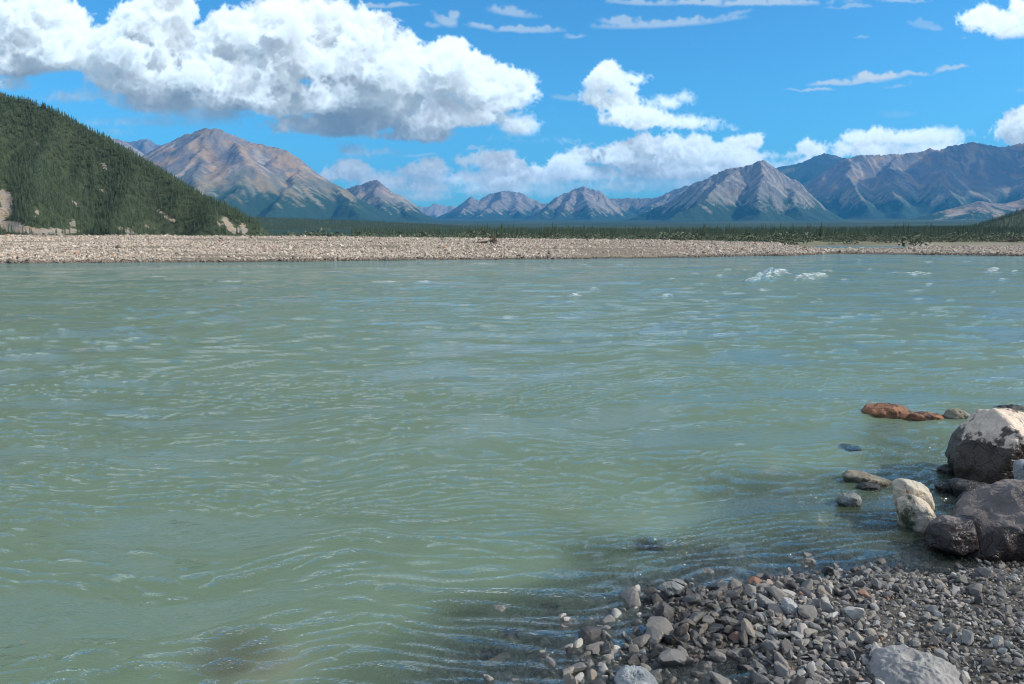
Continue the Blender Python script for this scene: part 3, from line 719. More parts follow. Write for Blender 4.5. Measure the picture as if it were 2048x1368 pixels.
def scatter(name, pts, rot, scl, idx, tint, wet, shapes, mat, parent=None, smooth=True):
    """one object: many stones or plants placed by a small geometry-nodes group"""
    col = bpy.data.collections.new(name + '_shapes')
    for i, s in enumerate(shapes):
        if isinstance(s, bpy.types.Mesh): me = s
        else: me = np_mesh('%s_shape_%02d' % (name, i), s[0], s[1], mat, smooth)
        o = bpy.data.objects.new('%s_shape_%02d' % (name, i), me); col.objects.link(o)
    me = bpy.data.meshes.new(name); n = len(pts)
    me.vertices.add(n); me.vertices.foreach_set('co', np.asarray(pts, np.float32).ravel())
    for k, a, ty in (('rot', rot, 'FLOAT_VECTOR'), ('scl', scl, 'FLOAT_VECTOR')):
        me.attributes.new(k, ty, 'POINT').data.foreach_set('vector', np.asarray(a, np.float32).ravel())
    me.attributes.new('idx', 'INT', 'POINT').data.foreach_set('value', np.asarray(idx, np.int32))
    me.attributes.new('tint', 'FLOAT', 'POINT').data.foreach_set('value', np.asarray(tint, np.float32))
    me.attributes.new('wet', 'FLOAT', 'POINT').data.foreach_set('value', np.asarray(wet, np.float32))
    o = link(name, me, parent)
    ng = bpy.data.node_groups.new(name, 'GeometryNodeTree')
    ng.interface.new_socket('Geometry', in_out='INPUT', socket_type='NodeSocketGeometry')
    ng.interface.new_socket('Geometry', in_out='OUTPUT', socket_type='NodeSocketGeometry')
    N = ng.nodes; L = ng.links
    gi = N.new('NodeGroupInput'); go = N.new('NodeGroupOutput'); ip = N.new('GeometryNodeInstanceOnPoints'); ci = N.new('GeometryNodeCollectionInfo')
    ci.inputs['Collection'].default_value = col; ci.inputs['Separate Children'].default_value = True; ci.inputs['Reset Children'].default_value = True
    def na(nm, dt):
        q = N.new('GeometryNodeInputNamedAttribute'); q.data_type = dt; q.inputs['Name'].default_value = nm; return q.outputs['Attribute']
    L.new(gi.outputs[0], ip.inputs['Points']); L.new(ci.outputs[0], ip.inputs['Instance']); ip.inputs['Pick Instance'].default_value = True
    L.new(na('idx', 'INT'), ip.inputs['Instance Index'])
    e2r = N.new('FunctionNodeEulerToRotation'); L.new(na('rot', 'FLOAT_VECTOR'), e2r.inputs[0]); L.new(e2r.outputs[0], ip.inputs['Rotation'])
    L.new(na('scl', 'FLOAT_VECTOR'), ip.inputs['Scale']); L.new(ip.outputs[0], go.inputs[0])
    md = o.modifiers.new('scatter', 'NODES'); md.node_group = ng
    tag(o, kind='stuff'); return o

# ------------------------------------------------------------------ near bank: its bed as a finer sheet, its stones on it
def build_near_bank():
    xs = np.arange(-4.4, 9.4, .06); ys = np.arange(.6, 11.4, .06)
    X, Y = np.meshgrid(xs, ys); Z = near_z(X, Y)
    Z = Z + .012 * fbm(X * 5, Y * 5, 3, 51) + .02 * fbm(X * 1.5, Y * 1.5, 2, 52)
    e = np.minimum(np.minimum(X + 4.4, 9.34 - X), np.minimum(Y - .6, 11.34 - Y)); Z = Z - .25 * (1 - sstep(0, .35, e))
    c = np.zeros(X.shape + (3,)) + np.array([.105, .096, .082])
    k = sstep(-.1, -.5, Z)[..., None]; c = c * (1 - k) + np.array([.13, .13, .11]) * k
    me = np_mesh('gravel_bank', np.stack([X, Y, Z], -1).reshape(-1, 3), grid_faces(len(ys), len(xs)), M_bed, True, {'albedo': c.reshape(-1, 3)})
    bank = tag(link('gravel_bank', me), kind='structure')
    # stones
    r = np.random.default_rng(77)
    n = 175000
    x = r.uniform(-3.2, 8.5, n); y = r.uniform(2.0, 10.5, n); z = near_z(x, y)
    px, py = photo_xy(x, y, z)
    s = r.lognormal(math.log(.0158), .50, n)                      # half length
    right = sstep(1500, 1950, px); s = s * (1.18 - .48 * right * (y > 3.6))
    s = np.where(r.random(n) < .012, s * 2.0, s); s = np.clip(s, .009, .085)
    keep = (z > -.5) & (z < .9) & (r.random(n) < np.where(z > -.3, 1, .6))
    keep &= (x < 5.5) | (r.random(n) < .35)
    x, y, z, s, px, py = [a[keep] for a in (x, y, z, s, px, py)]; n = len(x)
    # stones lie beside each other: drop the ones whose middles fall inside a larger one already kept
    order = np.argsort(-s); cellsz = .05; grid = {}; ok = np.zeros(n, bool)
    for i in order:
        ci, cj = int(x[i] // cellsz), int(y[i] // cellsz); good = True
        for di in (-2, -1, 0, 1, 2):
            for dj in (-2, -1, 0, 1, 2):
                for j in grid.get((ci + di, cj + dj), ()):
                    if (x[i] - x[j])**2 + (y[i] - y[j])**2 < (.40 * (s[i] + s[j]))**2: good = False; break
                if not good: break
            if not good: break
        if good: ok[i] = True; grid.setdefault((ci, cj), []).append(i)
    x, y, z, s, px, py = [a[ok] for a in (x, y, z, s, px, py)]; n = len(x)
    shapes = [stone_shape(200 + i, 3, .62 + .2 * (i % 3 - 1), .5 + .05 * (i % 8)) for i in range(14)]
    idx = r.integers(0, 14, n); rot = np.stack([r.normal(0, .45, n), r.normal(0, .45, n), r.uniform(0, 6.28, n)], 1)
    sc3 = s[:, None] * np.stack([np.ones(n), r.uniform(.85, 1.1, n), r.uniform(.75, 1.2, n)], 1)
    zz = z + s * r.uniform(0, .5, n)
    tint = np.clip(r.random(n), 0, 1); wet = sstep(.028, -.004, zz) * .95
    wet = np.maximum(wet, .8 * sstep(.10, .05, zz - .02 * fbm(x * 3, y * 3, 2, 60)) * (px < 1500))
    wet = np.where(zz < -.008, .1, wet)
    vis = (px > -20) & (px < 2068) & (py > 1000) & (py < 1388) & (zz > -.06)
    size = s / np.hypot(y, CAM_H) * vis
    top = np.argsort(-size)[:298]; istop = np.zeros(n, bool); istop[top] = True
    fine = [np_mesh('stone', *stone_shape(200 + i, 3, .62 + .2 * (i % 3 - 1), .5 + .05 * (i % 8)), M_stone, False) for i in range(14)]
    for i in top:
        o = link('stone', fine[idx[i]], bank, (x[i], y[i], zz[i])); o.rotation_euler = rot[i]; o.scale = sc3[i]
        o.color = (tint[i], wet[i], 0, 1)
    m = ~istop
    g = scatter('small_stones', np.stack([x, y, zz], 1)[m], rot[m], sc3[m], idx[m], tint[m], wet[m], shapes, M_stone_i, bank, smooth=False)
    print('near stones', n, round(time.time() - T0, 1))
    return bank
M_bed = terrain_mat('gravel_bed', 18, 70, .5, .9, .02)
bank = build_near_bank()

# ------------------------------------------------------------------ cobbles of the far bar
def build_far_cobbles():
    r = np.random.default_rng(88); out = []
    n = 420000
    s = r.uniform(-.78, .80, n); px, yw, yb, zc = far_params(s)
    t = r.random(n) ** 1.25
    y = yw - .5 + t * (yb - yw + 8)
    x = s * y; z = far_z(x, y)
    keep = (z > -.05) & (r.random(n) < np.clip(1.25 - .6 * t, 0, 1))
    # thinner, darker silty patches
    silt_or_boulder_light = sstep(-.02, .12, fbm(x / 24, y / 3.5, 3, 91))
    keep &= r.random(n) > .96 * silt_or_boulder_light
    x, y, z, px, yw, yb = [a[keep] for a in (x, y, z, px, yw, yb)]; n = len(x)
    sz = np.clip(r.lognormal(math.log(.066), .42, n), .03, .30)
    idx = r.integers(0, 8, n); rot = np.stack([r.normal(0, .4, n), r.normal(0, .4, n), r.uniform(0, 6.28, n)], 1)
    sc3 = sz[:, None] * np.stack([np.ones(n), r.uniform(.8, 1.2, n), r.uniform(.9, 1.4, n)], 1)
    wet = sstep(.14, .04, z + .03 * r.standard_normal(n)) * .95
    shapes = [stone_shape(400 + i, 1, .75, .6) for i in range(8)]
    return scatter('cobbles', np.stack([x, y, z + sz * .25], 1), rot, sc3, idx, r.random(n), wet, shapes, M_cobble, far_bar, smooth=False)
# the far bar as its own sheet over the ground
def build_far_bar():
    S, T = np.meshgrid(np.linspace(-.80, .82, 700), np.linspace(0, 1, 80))
    px, yw, yb, zc = far_params(S)
    Y = yw - 3 + T * (yb - yw + 14); X = S * Y
    Z = far_z(X, Y) + .035 - .3 * (1 - sstep(0, .04, T)) - .3 * sstep(.95, 1, T)
    c = np.zeros(X.shape + (3,)) + np.array([.38, .33, .275])
    silt_or_boulder_light = sstep(-.02, .12, fbm(X / 24, Y / 3.5, 3, 91))[..., None]; c = c * (1 - silt_or_boulder_light) + np.array([.20, .165, .12]) * silt_or_boulder_light
    k = (Z < .1)[..., None]; c = np.where(k, np.array([.09, .08, .065]), c)
    me = np_mesh('gravel_bar', np.stack([X, Y, Z], -1).reshape(-1, 3), grid_faces(*S.shape), M_ground, True, {'albedo': c.reshape(-1, 3)})
    return tag(link('gravel_bar', me), kind='structure')
far_bar = build_far_bar(); build_far_cobbles()
print('cobbles', round(time.time() - T0, 1))

# ------------------------------------------------------------------ the river
FOAM = [ # photo x, y, half width px, half height px, wave height m
 (1538,553,22,7,.16),(1512,560,22,4,.06),(1565,546,16,5,.08),(1618,557,26,5,.13),(1642,553,14,4,.08),(1830,548,26,3,.08),(1790,545,16,2.5,.04),(1985,540,12,3.5,.08),(1980,545,24,2,.04),
 (1490,541,12,2.5,.05),(1458,539,12,2.5,.05),(1655,541,22,2,.04),(1718,522,5,2,.05),(1855,524,14,2,.04),(1935,523,10,2,.03),(2030,541,8,2.5,.06),(1340,560,14,3,.05),(1335,592,14,3.5,.05),
 (1150,595,20,5,.07),(1190,579,14,3,.05),(770,566,36,2.5,.05),(840,566,26,2,.04),(450,564,30,3,.05),(310,556,30,2.5,.04),(1240,530,12,2,.04),(960,528,22,2,.03),(1170,530,14,2,.04),
 (1530,580,16,3,.03),(1860,570,10,2.5,.04),(1990,586,12,3,.05),(1400,725,16,2.5,.02),(1700,893,22,4,.02),(780,622,40,2,.02),(1220,610,20,2,.02),(1560,604,16,2,.02),(1690,560,18,2,.04),(1760,572,14,2,.03),(1640,600,10,2,.02),(1900,600,10,2,.02),
 (1025,640,18,2,.02),(1740,540,12,1.6,.03),(2008,560,14,2,.03),(1440,552,12,2,.03),(1386,548,14,1.8,.03)]
def build_river():
    inv = np.concatenate([np.linspace(1 / 1.3, 1 / 2.9, 30)[:-1], np.linspace(1 / 2.9, 1 / 74.0, 800)])
    yr = np.concatenate([1 / inv, np.geomspace(74.6, 260, 70)])
    s = np.concatenate([np.linspace(-3.5, -.74, 40)[:-1], np.linspace(-.74, .74, 780), np.linspace(.74, 3.5, 40)[1:]])
    S, Y = np.meshgrid(s, yr); X = S * Y
    bed = ground_z(X, Y)
    dy = np.gradient(yr)[:, None] + 0 * X; dx = Y * (1.48 / 780); sp = np.maximum(dy, dx)
    near = np.clip(-bed / .25, .05, 1)
    d = X * .985 + Y * .17; e = -X * .17 + Y * .985          # along and across the current
    # eddies bend the flow
    wx = 1.2 * fbm(X / 5, Y / 5, 3, 61); wy = 1.2 * fbm(X / 5, Y / 5, 3, 62)
    d2, e2 = d + wx, e + wy
    calm = sstep(-.26, .04, fbm(d2 / 4.6, e2 / 1.25, 4, 63, .55))     # smooth boils against choppy lanes
    def lay(lam, amp, seed, st=1.5, ridged=False, mod=1.0):
        w = 1 - sstep(.28, .6, sp / lam)
        n = pn(d2 / (lam * st), e2 / lam, seed)
        if ridged: n = (1 - np.sqrt(n * n + .012) * 2.4)
        return amp * n * w * mod
    H = lay(7.0, .060, 1, 1.6) + lay(3.2, .055, 2, 1.5) + lay(1.6, .042, 3, 1.5, True, .5 + .5 * calm)
    H = H * near ** 1.3
    H = H + (.45 + .55 * near) * (lay(.8, .034, 4, 2.1, True, .40 + .60 * calm) + lay(.42, .029, 5, 2.0, False, .12 + .88 * calm) + lay(.2, .0175, 6, 2.1, True, .06 + .94 * calm) + lay(.1, .0095, 7, 2.4, False, .05 + .95 * calm))
    H = H * np.where(Y > 100, .4, 1)
    px, py = photo_xy(X, Y, 0 * X)
    foam = np.zeros(X.shape); nse = fbm(X / .8, Y / 1.6, 3, 66); ns2 = fbm(X / .25, Y / .5, 3, 67)
    for fx, fy, rx, ry, h in FOAM:
        q = ((px - fx) / rx)**2 + ((py - fy) / ry)**2
        q = q * (1.0 if h > .075 else 1.8); m = q < 9
        foam[m] = np.maximum(foam[m], np.clip(1.25 - q[m] + 2.2 * nse[m] + 1.2 * ns2[m], 0, 1) * (q[m] < 4) * (1.0 if h > .055 else .55))
        H[m] = H[m] + 1.7 * h * np.exp(-q[m] * .8) * (1 + 1.3 * nse[m] + .8 * ns2[m])
    depth = np.clip(H - bed, 0, 3)
    silt_or_boulder_light = np.exp(-(((px - 520) / 120)**2 + ((py - 1335) / 42)**2)) * .30  # brown light returned by the sunken boulder, painted into the water colour
    # water thins out over big stones just under the surface
    for (bx, by, bz, br, bh) in SUNKEN:
        q = ((X - bx)**2 + (Y - by)**2) / br**2
        depth = np.where(q < 1, np.minimum(depth, np.maximum(H - (bz + bh * np.sqrt(np.maximum(1 - q, 0))), 0)), depth)
    me = np_mesh('river', np.stack([X, Y, H], -1).reshape(-1, 3), grid_faces(*X.shape), None, True, {'depth': depth.ravel(), 'foam': foam.ravel(), 'calm': calm.ravel(), 'silt_or_boulder_light': silt_or_boulder_light.ravel(), 'fetch': sstep(14, 40, Y).ravel()})
    m, t, out = new_mat('river_water'); me.materials.append(m)
    geo = t.add('ShaderNodeNewGeometry').outputs['Position']
    at = lambda nm: t.add('ShaderNodeAttribute', attribute_name=nm).outputs['Fac']
    dep, fo, ca = at('depth'), at('foam'), at('calm')
    rot = t.add('ShaderNodeMapping', inp={0: geo, 2: (0, 0, -.17)}).outputs[0]
    v1 = t.scale(rot, (1, 3.0, 1)); 
    dist = t.add('ShaderNodeTexNoise', inp={'Scale': .6, 'Detail': 3.0}); t.l.new(rot, dist.inputs[0])
    v1 = t.add('ShaderNodeVectorMath', operation='MULTIPLY_ADD', inp={0: dist.outputs['Color'], 1: (1.6, 1.6, 0), 2: v1}).outputs[0]
    n1 = t.noise(v1, 3.2, 3, .6); n2 = t.noise(v1, 11, 3, .65); n3 = t.noise(t.scale(v1, (.6, 1.1, 1)), 16, 3, .65)
    rid = t.math('SUBTRACT', 1.0, t.math('MULTIPLY', t.math('ABSOLUTE', t.math('SUBTRACT', n2, .5)), 5.0))
    camod = t.math('MULTIPLY_ADD', ca, 1.1, .12)
    hh = t.math('ADD', t.math('MULTIPLY', n1, .030), t.math('MULTIPLY', t.math('ADD', t.math('MULTIPLY', rid, .010), t.math('MULTIPLY', n3, .007)), camod))
    n0 = t.noise(t.scale(rot, (1, 1.7, 1)), .9, 3, .6); n00 = t.noise(t.scale(rot, (1, 1.6, 1)), .33, 2, .6)
    hh = t.math('ADD', hh, t.math('MULTIPLY', at('fetch'), t.math('ADD', t.math('MULTIPLY', n0, .16), t.math('MULTIPLY', n00, .30))))
    nb_ = t.bump(hh, 1.0, 1.0)
    body = t.mix(t.noise(t.scale(geo, (1, 1.6, 1)), .25, 3), (.103, .152, .094), (.131, .183, .115))
    body = t.mix(at('silt_or_boulder_light'), body, (.27, .22, .155))  # mixes the painted boulder light into the body colour
    diff = t.add('ShaderNodeBsdfDiffuse', inp={0: body}); up_ = t.add('ShaderNodeCombineXYZ', inp={2: 1.0}); t.l.new(up_.outputs[0], diff.inputs['Normal'])   # light scattered inside silty water does not follow the ripples
    k = t.math('SUBTRACT', 1.0, t.math('EXPONENT', t.math('MULTIPLY', dep, t.math('MULTIPLY_ADD', dep, -20.0, -1.4))))
    tr = t.add('ShaderNodeBsdfTransparent', inp={0: (.93, .96, .94, 1)})
    m1 = t.add('ShaderNodeMixShader', inp={0: k, 1: tr.outputs[0], 2: diff.outputs[0]})
    gl = t.add('ShaderNodeBsdfGlossy', inp={0: (1, 1, 1, 1), 'Roughness': .04}); t.l.new(nb_, gl.inputs['Normal'])
    fr = t.add('ShaderNodeFresnel', inp={'IOR': 1.50}); t.l.new(nb_, fr.inputs['Normal'])
    m2 = t.add('ShaderNodeMixShader', inp={0: fr.outputs[0], 1: m1.outputs[0], 2: gl.outputs[0]})
    fw = t.add('ShaderNodeBsdfDiffuse', inp={0: (.80, .82, .80, 1)})
    fn = t.math('MULTIPLY', fo, t.ramp(t.noise(t.scale(geo, (1, .5, 1)), 4.0, 5, .75), .43, .62), clamp=True)
    fn = t.math('MULTIPLY', fn, .8)
    m3 = t.add('ShaderNodeMixShader', inp={0: fn, 1: m2.outputs[0], 2: fw.outputs[0]})
    t.l.new(m3.outputs[0], out.inputs[0])
    o = link('river', me); tag(o, 'milky green glacial river, choppy in the middle', kind='structure')
    return o

# ------------------------------------------------------------------ boulders and rocks of the near bank, each with its own shape
def rock_mat(name, base, second, wet_z=None, wet_col=None, wet_soft=.03, scale=3.0, blotch=None, speck=.25, bump=.6, wet_noise=.35, streak=None, gloss=.35, algae=None):
    m, t, out = new_mat(name)
    geo = t.add('ShaderNodeNewGeometry').outputs['Position']
    n1 = t.noise(geo, scale, 5, .6); n2 = t.noise(geo, scale * 6, 4, .65); n3 = t.noise(geo, scale * 22, 3, .7)
    c = t.mix(t.ramp(n1, .38, .62), base, second)
    f = t.math('ADD', 1.0, t.math('ADD', t.math('MULTIPLY', t.math('SUBTRACT', n2, .5), speck * 2), t.math('MULTIPLY', t.math('SUBTRACT', n3, .5), speck * 2)))
    c = t.mix(1.0, c, t.add('ShaderNodeCombineXYZ', inp={0: f, 1: f, 2: f}).outputs[0], 'MULTIPLY')
    if blotch:
        c = t.mix(t.ramp(t.noise(geo, blotch[1], 4, .6), blotch[2], blotch[2] + .06), c, blotch[0])
    if algae:
        sx = t.add('ShaderNodeSeparateXYZ', inp={0: geo}).outputs
        k = t.ramp(t.math('ADD', t.math('MULTIPLY', sx[0], -1.0), t.math('MULTIPLY', n2, .1)), algae[1], algae[1] + .05)
        k = t.math('MULTIPLY', k, t.ramp(t.math('ADD', n1, t.math('MULTIPLY', n3, .6)), .7, .9)); c = t.mix(k, c, algae[0])
    ro = .8
    if wet_z is not None:
        z = t.add('ShaderNodeSeparateXYZ', inp={0: geo}).outputs[2]
        zz = t.math('ADD', z, t.math('MULTIPLY', t.math('SUBTRACT', t.noise(geo, scale * 1.6, 5, .62), .5), wet_noise))
        w = t.ramp(zz, wet_z + wet_soft, wet_z - wet_soft)
        wc = t.mix(1.0, c, wet_col, 'MULTIPLY')
        c = t.mix(w, c, wc); ro = t.math('MULTIPLY_ADD', w, -(.8 - gloss), .8)
    bs = t.add('ShaderNodeBsdfPrincipled', inp={'Base Color': c, 'Roughness': ro, 'Specular IOR Level': .4})
    rg = t.noise(geo, scale * 1.7, 3, .5, .6)
    crack = t.math('MULTIPLY', t.ramp(t.math('ABSOLUTE', t.math('SUBTRACT', rg, .5)), .0, .03), .22)
    h = t.math('ADD', t.math('ADD', n1, crack), t.math('ADD', t.math('MULTIPLY', n2, .55), t.math('MULTIPLY', n3, .22)))
    t.l.new(t.bump(h, bump, .06), bs.inputs['Normal'])
    t.l.new(bs.outputs[0], out.inputs[0]); return m

def hull_planes(pts):
    bm = bmesh.new(); [bm.verts.new(p) for p in pts]; bm.verts.ensure_lookup_table()
    bmesh.ops.convex_hull(bm, input=list(bm.verts)); bm.normal_update()
    cen = Vector(np.mean(pts, 0)); pl = []
    for f in bm.faces:
        n = f.normal.copy(); d = n.dot(f.verts[0].co - cen)
        if d < 0: n = -n; d = -d
        if d > 1e-4: pl.append((n.x, n.y, n.z, d))
    bm.free(); return np.array(pl), np.array(cen)
def rock_body(outline, depth, thick, sharp=22, rough=.03, seed=0, n=5, lean=0.0, front=.62, up=0.0):
    """outline: photo points of the silhouette, at this depth; thickness runs along the line of sight"""
    p0 = np.array([P(a, b, depth) for a, b in outline]); c = p0.mean(0); r = np.random.default_rng(seed)
    pts = []
    for p in p0:
        q = p - c
        pts.append(p + r.uniform(-.1, .1) * thick * np.array([0, 1, 0]))
        pts.append(c + q * front * r.uniform(.9, 1.1) + np.array([0, -thick * r.uniform(.8, 1.1), up * thick]))
        pts.append(c + q * .75 * r.uniform(.9, 1.1) + np.array([0, thick * r.uniform(.8, 1.1), 0]))
    pl, cen = hull_planes([tuple(p) for p in pts])
    V, F = ICO[n]
    dots = V @ pl[:, :3].T
    inv = np.where(dots > 1e-3, dots / pl[:, 3], 0)
    rad = (np.sum(inv ** sharp, 1)) ** (-1 / sharp)
    W = V * rad[:, None]
    size = np.abs(W).max()
    for j, (fr, am) in enumerate(((1.3, 1.0), (3.0, .6), (7, .35), (17, .16), (40, .07))):
        q = W / size * fr
        nz = np.array([mnoise.noise(Vector((a[0] + seed, a[1], a[2] + j * 9))) for a in q])
        if j in (1, 2): nz = .5 - 2 * np.abs(nz)
        W = W + V * (nz * am * rough * size)[:, None]
    return W, F, cen
def rock(name, label, bodies, mat, group=None, cat='boulder', sink=1.55):
    Vs, Fs, o = [], [], 0
    base = None
    for b in bodies:
        W, F, cen = rock_body(**b)
        W[:, 2] = np.where(W[:, 2] < 0, W[:, 2] * sink, W[:, 2])
        W = W + cen; Vs.append(W); Fs.append(F + o); o += len(W)
    V = np.concatenate(Vs); org = np.array([V[:, 0].mean(), V[:, 1].mean(), V[:, 2].min()])
    me = np_mesh(name, V - org, np.concatenate(Fs), mat, True)
    ob = link(name, me, None, org); tag(ob, label, cat, group); return ob
D_ = lambda py: G(1024, py, 0)[1]
PALE, PALE2 = (.68, .54, .42), (.58, .46, .36)
m_big = rock_mat('pale_wet_boulder', PALE, PALE2, .47, (.085, .07, .06), .015, 2.6, blotch=((.10, .075, .06), 3.6, .60), wet_noise=.44)
rock('boulder', 'big pale tilted boulder at the right edge, dark and wet below', [
   dict(outline=[(1984,812),(2046,822),(2140,880),(2120,975),(1992,984),(1918,946),(1908,918),(1950,850)], depth=7.9, thick=.40, sharp=60, rough=.05, seed=3, n=6, up=-.05, front=.62)], m_big)
m_dark = rock_mat('dark_purple_boulder', (.175, .145, .130), (.11, .09, .08), .24, (.17, .13, .12), .02, 3.2, blotch=((.30, .28, .28), 9, .66), wet_noise=.42, gloss=.3)
rock('boulder', 'dark purple brown boulder lying low in the shallows below the big pale one', [
   dict(outline=[(1860,1084),(1925,1030),(1975,1006),(2060,970),(2230,980),(2280,1060),(2100,1120),(1930,1100)], depth=6.15, thick=.36, sharp=40, rough=.05, seed=5, n=6),
   dict(outline=[(1856,1084),(1868,1060),(1900,1040),(1950,1040),(1960,1088),(1900,1096)], depth=6.0, thick=.16, sharp=50, rough=.09, seed=6, n=5)], m_dark)
m_blue = rock_mat('blue_white_stone', (.36, .37, .37), (.20, .22, .23), None, None, scale=7, blotch=((.10, .12, .12), 12, .6))
rock('rock', 'small blue white rounded rock resting against the big pale boulder', [
   dict(outline=[(2030,925),(2042,915),(2062,918),(2078,940),(2070,962),(2045,970),(2030,955)], depth=6.95, thick=.09, sharp=10, rough=.04, seed=8)], m_blue, cat='rock')
m_yel = rock_mat('yellow_white_rock', (.58, .49, .36), (.50, .44, .36), .03, (.45, .40, .33), .02, 6, blotch=((.36, .17, .07), 8, .60), wet_noise=.08, algae=((.055, .07, .03), 0, 0))
yx = P(1822, 1000, 6.4)[0]
m_yel = rock_mat('yellow_white_rock', (.58, .49, .36), (.50, .44, .36), .04, (.5, .46, .38), .02, 6, blotch=((.36, .17, .07), 8, .60), wet_noise=.10, algae=((.045, .06, .028), -yx - .02, 0))
rock('rock', 'yellow white two lobed rock standing in the dark shallows', [
   dict(outline=[(1786,1000),(1788,968),(1803,955),(1832,962),(1855,976),(1870,1000),(1868,1012),(1840,1008),(1805,1015)], depth=6.75, thick=.13, sharp=45, rough=.08, seed=11),
   dict(outline=[(1796,1030),(1800,1000),(1822,988),(1848,998),(1862,1022),(1880,1042),(1868,1060),(1830,1062),(1806,1052)], depth=6.5, thick=.13, sharp=40, rough=.08, seed=12)], m_yel, cat='rock')
m_grey = rock_mat('grey_wet_rock', (.24, .25, .23), (.16, .17, .16), .02, (.45, .45, .42), .02, 7, wet_noise=.08)
m_olive = rock_mat('olive_wet_rock', (.27, .24, .18), (.17, .15, .11), .03, (.5, .47, .42), .02, 8, wet_noise=.06)
m_black = rock_mat('black_wet_rock', (.060, .056, .052), (.03, .03, .032), .3, (.6, .6, .6), .05, 7, wet_noise=.1)
m_orange = rock_mat('rusty_orange_rock', (.33, .15, .075), (.20, .10, .06), .02, (.55, .45, .42), .02, 5, blotch=((.07, .045, .035), 6, .52), wet_noise=.07)
m_tan = rock_mat('tan_rock', (.42, .35, .28), (.33, .29, .25), None, None, scale=5)
m_pink = rock_mat('pinkish_pale_rock', (.62, .47, .38), (.50, .38, .31), None, None, scale=3)
def low(label, outline, depth, thick, mat, seed, rough=.10, sharp=34, cat='rock', group=None, n=5):
    return rock('rock', label, [dict(outline=outline, depth=depth, thick=thick, sharp=sharp, rough=rough, seed=seed, n=n)], mat, cat=cat, group=group)
rock('rock', 'long flat rusty orange rock barely above the water', [
   dict(outline=[(1722,822),(1742,812),(1775,806),(1805,812),(1835,826),(1820,842),(1770,843),(1735,838)], depth=D_(838)+.1, thick=.18, sharp=34, rough=.09, seed=21),
   dict(outline=[(1815,826),(1850,824),(1885,829),(1906,836),(1890,846),(1840,848),(1815,842)], depth=D_(842)+.05, thick=.12, sharp=34, rough=.10, seed=22)], m_orange, cat='rock')
low('small grey olive rock just right of the rusty orange one', [(1888,832),(1900,820),(1916,817),(1936,826),(1950,838),(1930,850),(1900,848)], D_(842), .13, m_olive, 23)
low('black rock showing behind the top of the big pale boulder', [(1962,822),(1985,814),(2020,811),(2060,818),(2090,835),(2050,850),(1990,838)], D_(838)+.5, .16, m_black, 24)
low('small black rock touching the left foot of the big pale boulder', [(1874,938),(1892,930),(1915,932),(1925,942),(1905,950),(1880,948)], D_(945), .10, m_black, 25)
low('black stub of rock in the dark water left of the black slab', [(1871,972),(1885,966),(1905,967),(1915,978),(1900,990),(1876,986)], D_(982), .08, m_black, 26)
low('black slab of rock under the overhang of the big pale boulder', [(1899,972),(1910,962),(1932,962),(1965,975),(2010,985),(2060,985),(2050,1010),(1980,1005),(1915,992)], D_(992), .18, m_black, 27)
low('dark rounded rock wedged above the purple brown boulder', [(1910,1002),(1925,987),(1955,985),(2000,992),(2060,985),(2060,1015),(1990,1022),(1925,1024)], D_(1015)+.05, .13, m_black, 28)
low('grey rounded rock alone in the dark riffle, nearest the open river', [(1670,1000),(1682,987),(1705,985),(1722,994),(1727,1008),(1705,1014),(1680,1012)], D_(1008), .08, m_grey, 29)
low('low brown wet rock with water sliding over its right side', [(1686,950),(1702,943),(1730,946),(1765,955),(1790,962),(1760,972),(1710,968),(1690,962)], D_(962), .12, m_olive, 30)
low('low black rock awash beside the low brown one', [(1712,972),(1730,966),(1760,970),(1765,980),(1735,985),(1715,982)], D_(980), .07, m_black, 32)
low('flat greenish stone at the foot of the yellow white rock', [(1868,1045),(1888,1036),(1908,1044),(1900,1062),(1876,1066)], D_(1058), .07, m_olive, 33)
low('large pale grey boulder half buried in gravel at the bottom edge', [(1738,1372),(1762,1340),(1800,1322),(1850,1316),(1900,1330),(1950,1362),(1960,1400),(1850,1420),(1750,1410)], 4.05, .20, rock_mat('pale_grey_boulder', (.23, .22, .21), (.30, .285, .265), None, None, scale=5, bump=.3), 34, cat='boulder', n=6)
low('pale tilted slab standing out of the pebbles', [(1560,1212),(1566,1194),(1582,1196),(1600,1216),(1597,1232),(1576,1228)], 4.85, .03, rock_mat('blue_grey_slab', (.36, .38, .38), (.42, .42, .41), None, None, scale=8, speck=.12), 35, rough=.03, sharp=24, cat='stone')
low('broad flat grey stone at the waterline of the pebble spit', [(1312,1176),(1325,1166),(1352,1165),(1370,1174),(1362,1184),(1330,1186)], 5.2, .045, m_grey, 36, cat='stone')
low('pale blue white rock washed over at the bottom edge of the frame', [(1225,1362),(1250,1345),(1285,1342),(1310,1356),(1325,1378),(1290,1395),(1240,1390)], D_(1375), .11, m_blue, 39)
# stones under the surface
def sunk(label, px, py, top, rx, ry, rz, mat, seed, rotz=0.0):
    x, y, _ = G(px, py, -top)
    V, F = ICO[5]; r = np.random.default_rng(seed)
    W, F2 = stone_shape(seed, 5, 1.0, .4)
    W = W * np.array([rx, ry, rz]); c, s_ = math.cos(rotz), math.sin(rotz)
    W = np.stack([W[:, 0] * c - W[:, 1] * s_, W[:, 0] * s_ + W[:, 1] * c, W[:, 2]], 1)
    me = np_mesh('submerged_boulder', W, F2, mat, True)
    o = link('submerged_boulder', me, None, (x, y, -top - W[:, 2].max() )); tag(o, label, 'boulder'); return (x, y, -top - W[:, 2].max(), max(rx, ry), W[:, 2].max())
SUNKEN = []
SUNKEN.append(sunk('pinkish brown boulder seen through the green water at the bottom left', 470, 1360, .13, .46, .38, .30, rock_mat('warm_pink_rock', (.74, .54, .41), (.62, .44, .33), None, None, scale=3), 501, .3))
